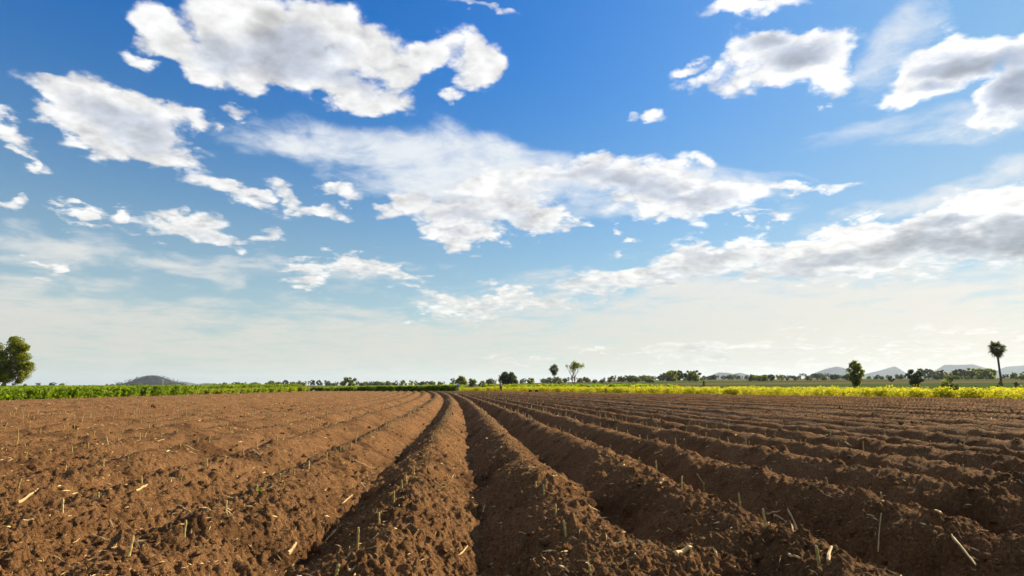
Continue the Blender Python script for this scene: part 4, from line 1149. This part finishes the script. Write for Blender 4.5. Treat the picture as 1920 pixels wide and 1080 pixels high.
# ------------------------------------------------------------------ people
def skin_body(name, joints, edges, mat, parent, root=0, sub=2):
    me = bpy.data.meshes.new(name)
    me.from_pydata([j[0] for j in joints], edges, [])
    me.materials.append(mat)
    o = bpy.data.objects.new(name, me); COL.objects.link(o); o.parent = parent
    sk = o.modifiers.new('skin', 'SKIN')
    for i, j in enumerate(joints):
        rd = j[1]; me.skin_vertices[0].data[i].radius = rd if isinstance(rd, tuple) else (rd, rd)
    me.skin_vertices[0].data[root].use_root = True
    sk.use_smooth_shade = True
    o.modifiers.new('sub', 'SUBSURF').levels = sub
    o.modifiers['sub'].render_levels = sub
    return o
M_SKIN = plain('skin', (0.22, 0.12, 0.075), 0.6, 0.3, 0.1)
M_HAIR = plain('hair', (0.015, 0.012, 0.010), 0.6)
def person(label, px, d, shirt, trousers, hat, stride, heading):
    x, y = spot(px, d); z = on_soil(x, y)
    P = empty('person', (x, y, z)); P.rotation_euler = (0, 0, heading); tag(P, label, 'person')
    s = stride
    # x = the way the person walks
    legs = {'hipL': (0, .09, .86), 'hipR': (0, -.09, .86), 'kneeL': (.16 * s, .10, .47), 'kneeR': (-.04 * s, -.10, .47), 'ankL': (.26 * s, .10, .08), 'ankR': (-.36 * s, -.10, .12), 'toeL': (.42 * s + .10 * (1 - s), .11, .035), 'toeR': (-.24 * s + .12 * (1 - s), -.11, .03)}
    arms = {'shL': (0, .18, 1.34), 'shR': (0, -.18, 1.34), 'elL': (-.12 * s - .02, .24, 1.08), 'elR': (.10 * s, -.24, 1.08), 'wrL': (-.10 * s + .08, .24, .86), 'wrR': (.24 * s + .04, -.24, .88)}
    J = [((0, 0, .90), (.13, .15)), ((0.01, 0, 1.12), (.11, .14)), ((0, 0, 1.32), (.11, .16)), ((0.01, 0, 1.44), .055), ((0.03, 0, 1.53), (.085, .075)), ((0.02, 0, 1.62), (.085, .07))]
    idx = {}
    def add(n_, p, rd): idx[n_] = len(J); J.append((p, rd))
    for n_, p in legs.items(): add(n_, p, .085 if 'hip' in n_ else .06 if 'knee' in n_ else .042 if 'ank' in n_ else .032)
    for n_, p in arms.items(): add(n_, p, .055 if 'sh' in n_ else .042 if 'el' in n_ else .028)
    E = [(0, 1), (1, 2), (2, 3), (3, 4), (4, 5)]
    for sd2 in 'LR':
        E += [(0, idx['hip' + sd2]), (idx['hip' + sd2], idx['knee' + sd2]), (idx['knee' + sd2], idx['ank' + sd2]), (idx['ank' + sd2], idx['toe' + sd2]), (2, idx['sh' + sd2]), (idx['sh' + sd2], idx['el' + sd2]), (idx['el' + sd2], idx['wr' + sd2])]
        w = Vector(arms['wr' + sd2]); b0 = len(J)
        J.append(((w.x + .015, w.y, w.z - .05), .024)); E.append((idx['wr' + sd2], b0))
        for f in range(5):                                # short fingers below the palm
            off = (-.022 + .011 * f)
            J.append(((w.x + .02 + off, w.y + (.02 if f == 4 else 0), w.z - .12 + (.02 if f == 4 else .004 * abs(f - 1.5))), .008)); E.append((b0, len(J) - 1))
    skin_body('body', J, E, M_SKIN, P, 0, 1)
    S = [((0, 0, .88), (.155, .175)), ((0.01, 0, 1.12), (.135, .165)), ((0, 0, 1.33), (.13, .18)), ((0.005, 0, 1.40), (.07, .08)), (arms['shL'], .072), (arms['shR'], .072), (arms['elL'], .060), (arms['elR'], .060)]
    wl, wr = Vector(arms['elL']).lerp(Vector(arms['wrL']), .8), Vector(arms['elR']).lerp(Vector(arms['wrR']), .8)
    S += [(tuple(wl), .046), (tuple(wr), .046)]
    skin_body('shirt', S, [(0, 1), (1, 2), (2, 3), (2, 4), (2, 5), (4, 6), (5, 7), (6, 8), (7, 9)], shirt, P, 0, 1)
    T = [((0, 0, .92), (.145, .165)), ((0, 0, .84), (.13, .15)), (legs['hipL'], .105), (legs['hipR'], .105), (legs['kneeL'], .078), (legs['kneeR'], .078), (tuple(Vector(legs['ankL']) + Vector((0, 0, .06))), .064), (tuple(Vector(legs['ankR']) + Vector((0, 0, .06))), .064)]
    skin_body('trousers', T, [(0, 1), (1, 2), (1, 3), (2, 4), (3, 5), (4, 6), (5, 7)], trousers, P, 0, 1)
    skin_body('hair', [((-0.01, 0, 1.57), (.095, .085)), ((0.0, 0, 1.66), (.085, .078))], [(0, 1)], M_HAIR, P, 0, 2)
    # brimmed hat
    tb = Tubes(); tb.add([(0.01, 0, 1.655), (0.01, 0, 1.66), (0.01, 0, 1.675), (0.01, 0, 1.74), (0.01, 0, 1.765)], [.185, .19, .105, .095, .05], 14)
    link('hat', tb.mesh('hat'), hat, P)
M_BLUE = plain('blue_cloth', (0.040, 0.110, 0.42)); M_PINK = plain('pink_cloth', (0.40, 0.24, 0.24)); M_DARKTR = plain('dark_cloth', (0.040, 0.040, 0.055))
M_GREYTR = plain('grey_cloth', (0.14, 0.12, 0.11)); M_HATD = plain('dark_hat', (0.025, 0.022, 0.022)); M_HATP = plain('pale_hat', (0.30, 0.24, 0.19))
person('person in blue shirt and dark hat walking at the far edge of the soil', 859, 98.0, M_BLUE, M_GREYTR, M_HATD, 1.0, R(180))
person('person in pale pink shirt standing at the far edge of the soil', 939, 97.0, M_PINK, M_DARKTR, M_HATP, 0.12, R(-60))

# ------------------------------------------------------------------ small things at the field edge
def sack(label, px, py_d, w, h, mat, seed):
    x, y = spot(px, py_d); q = random.Random(seed)
    bm = bmesh.new(); bmesh.ops.create_icosphere(bm, subdivisions=3, radius=1.0)
    co = np.array([v.co[:] for v in bm.verts])
    k = 1 + 0.18 * gnoise(co[:, 0] * 2 + seed, co[:, 1] * 2 + co[:, 2], 95)
    for v, s in zip(bm.verts, k):
        v.co.x = math.copysign(abs(v.co.x) ** 0.7, v.co.x) * w / 2 * s; v.co.y *= w * 0.35 * s
        v.co.z = (max(v.co.z, -0.72) + 0.72) / 1.72 * h * s
    me = bpy.data.meshes.new('sack'); bm.to_mesh(me); bm.free()
    for p in me.polygons: p.use_smooth = True
    o = link('sack', me, mat, None, (x, y, on_soil(x, y) - 0.02)); o.rotation_euler = (0, 0, q.uniform(-.3, .3)); tag(o, label, 'sack')
    tb = Tubes(); tb.add([(w * .42, 0, h * .72), (w * .52, 0.02, h * .86), (w * .60, 0.0, h * .84)], [.07 * w, .04 * w, .09 * w], 7)
    link('tied_neck', tb.mesh('tied_neck'), mat, o)
M_SACKD = plain('dark_sack', (0.030, 0.026, 0.024)); M_SACKW = plain('white_sack', (0.62, 0.60, 0.56), var=0.1)
sack('dark filled sack at the soil edge, left of two beside the yellow crop', 994, 92, 0.55, 0.40, M_SACKD, 1)
sack('dark filled sack at the soil edge, right of two beside the yellow crop', 1006.5, 91, 0.55, 0.42, M_SACKD, 2)
sack('small white sack in front of the dark green far crop', 588, 97, 0.32, 0.34, M_SACKW, 3)
def straw_heap():
    x, y = spot(997, 135); r = np.random.default_rng(2)
    n, m = 24, 9; V = []
    for j in range(m):
        t = j / (m - 1)
        for i in range(n):
            a = 6.283 * i / n; rd = 0.75 * math.cos(t * 1.5) * (1 + 0.08 * r.normal())
            V.append((rd * math.cos(a), rd * math.sin(a), 1.28 * math.sin(t * 1.5) * (1 + 0.03 * r.normal())))
    F_ = [(j * n + i, j * n + (i + 1) % n, (j + 1) * n + (i + 1) % n, (j + 1) * n + i) for j in range(m - 1) for i in range(n)]
    me = bpy.data.meshes.new('straw_heap'); me.from_pydata(V, [], F_)
    o = link('straw_heap', me, plain('heap_straw', (0.48, 0.36, 0.22), scale=12), None, (x, y, float(land(x, y)) - 0.05))
    tag(o, 'pale domed straw heap behind the crop below the ragged open tree', 'straw heap')
straw_heap()
M_POLE = plain('concrete_pole', (0.42, 0.40, 0.37), var=0.1)
def pole(label, px, top, d, arm=True):
    x, y = spot(px, d); h = span(top, d, px)
    t = empty('utility_pole', (x, y, float(land(x, y)))); tag(t, label, 'pole', 'far utility poles')
    tb = Tubes(); tb.add([(0, 0, -.3), (0, 0, h * .5), (0, 0, h)], [.20, .17, .13], 7); link('shaft', tb.mesh('shaft'), M_POLE, t)
    if arm:
        tb = Tubes(); tb.add([(-1.1, 0, h * .93), (1.1, 0, h * .93)], [.09, .09], 6); c = link('crossarm', tb.mesh('crossarm'), M_POLE, t)
        tb = Tubes(); tb.add([(-.95, 0, h * .93), (-.95, 0, h * .97)], [.06, .04], 6); link('insulator', tb.mesh('insulator'), M_POLE, c)
        tb = Tubes(); tb.add([(.95, 0, h * .93), (.95, 0, h * .97)], [.06, .04], 6); link('insulator', tb.mesh('insulator'), M_POLE, c)
pole('pale utility pole standing in front of the left hill', 305, 711, 430)
pole('faint utility pole left of the left hill', 216, 714, 520)
pole('faint utility pole between the broad left tree and the tiny palm', 125, 715, 560)
def house(label, px, d, w, h, roofm, seed):
    x, y = spot(px, d)
    t = empty('house', (x, y, float(land(x, y)))); t.rotation_euler = (0, 0, R(12 * seed)); tag(t, label, 'house')
    dp = w * .6
    def box(x0, x1, y0, y1, z0, z1): return [(a, b, c) for c in (z0, z1) for a, b in ((x0, y0), (x1, y0), (x1, y1), (x0, y1))], [(0, 3, 2, 1), (4, 5, 6, 7), (0, 1, 5, 4), (1, 2, 6, 5), (2, 3, 7, 6), (3, 0, 4, 7)]
    def bx_(n_, m_, par, *q):
        me = bpy.data.meshes.new(n_); v, f = box(*q); me.from_pydata(v, [], f); return link(n_, me, m_, par)
    bx_('wall', M_WALL, t, -w / 2, w / 2, -dp / 2, dp / 2, -.2, h * .6)
    bx_('door', M_BARK, t, -w * .06, w * .06, -dp / 2 - .04, -dp / 2 + .05, 0, h * .46)
    for s in (-1, 1): bx_('window', M_DARKTR, t, s * w * .28 - w * .07, s * w * .28 + w * .07, -dp / 2 - .03, -dp / 2 + .05, h * .22, h * .46)
    e = .5
    V = [(-w / 2 - e, -dp / 2 - e, h * .57), (w / 2 + e, -dp / 2 - e, h * .57), (w / 2 + e, dp / 2 + e, h * .57), (-w / 2 - e, dp / 2 + e, h * .57), (-w / 2 - e, 0, h), (w / 2 + e, 0, h)]
    me = bpy.data.meshes.new('roof'); me.from_pydata(V, [], [(0, 1, 5, 4), (2, 3, 4, 5), (0, 4, 3), (1, 2, 5), (0, 3, 2, 1)]); link('roof', me, roofm, t)
M_WALL = plain('plaster', (0.38, 0.34, 0.29), var=0.15, scale=1.0)
house('small far house with blue green roof under the leftmost blue mountain', 1331, 900, 9, 5.5, plain('teal_roof', (0.10, 0.22, 0.24), 0.6, 0.3, 0.1, 1.0), 1)
house('small pale far house among the trees below the leftmost blue mountain', 1406, 1000, 9, 5, plain('tin_roof', (0.36, 0.36, 0.37), 0.5, 0.4, 0.1, 1.0), -1)

# ------------------------------------------------------------------ haze
def haze():
    me = bpy.data.meshes.new('haze')
    X0, X1, Y0, Y1, Z0, Z1 = -21000, 21000, -21000, 21000, -14.0, 345.0
    v = [(a, b, c) for c in (Z0, Z1) for a, b in ((X0, Y0), (X1, Y0), (X1, Y1), (X0, Y1))]
    me.from_pydata(v, [], [(0, 3, 2, 1), (4, 5, 6, 7), (0, 1, 5, 4), (1, 2, 6, 5), (2, 3, 7, 6), (3, 0, 4, 7)])
    m = bpy.data.materials.new('haze'); m.use_nodes = True
    t = m.node_tree; t.nodes.clear()
    vol = t.nodes.new('ShaderNodeVolumePrincipled')
    vol.inputs['Color'].default_value = col(0.62, 0.75, 0.94)
    vol.inputs['Density'].default_value = 0.000045
    vol.inputs['Anisotropy'].default_value = 0.2
    out = t.nodes.new('ShaderNodeOutputMaterial')
    t.links.new(vol.outputs[0], out.inputs['Volume'])
    o = link('haze', me, m); tag(o, 'thin pale haze lying over the whole plain', 'haze', kind='stuff')
haze()
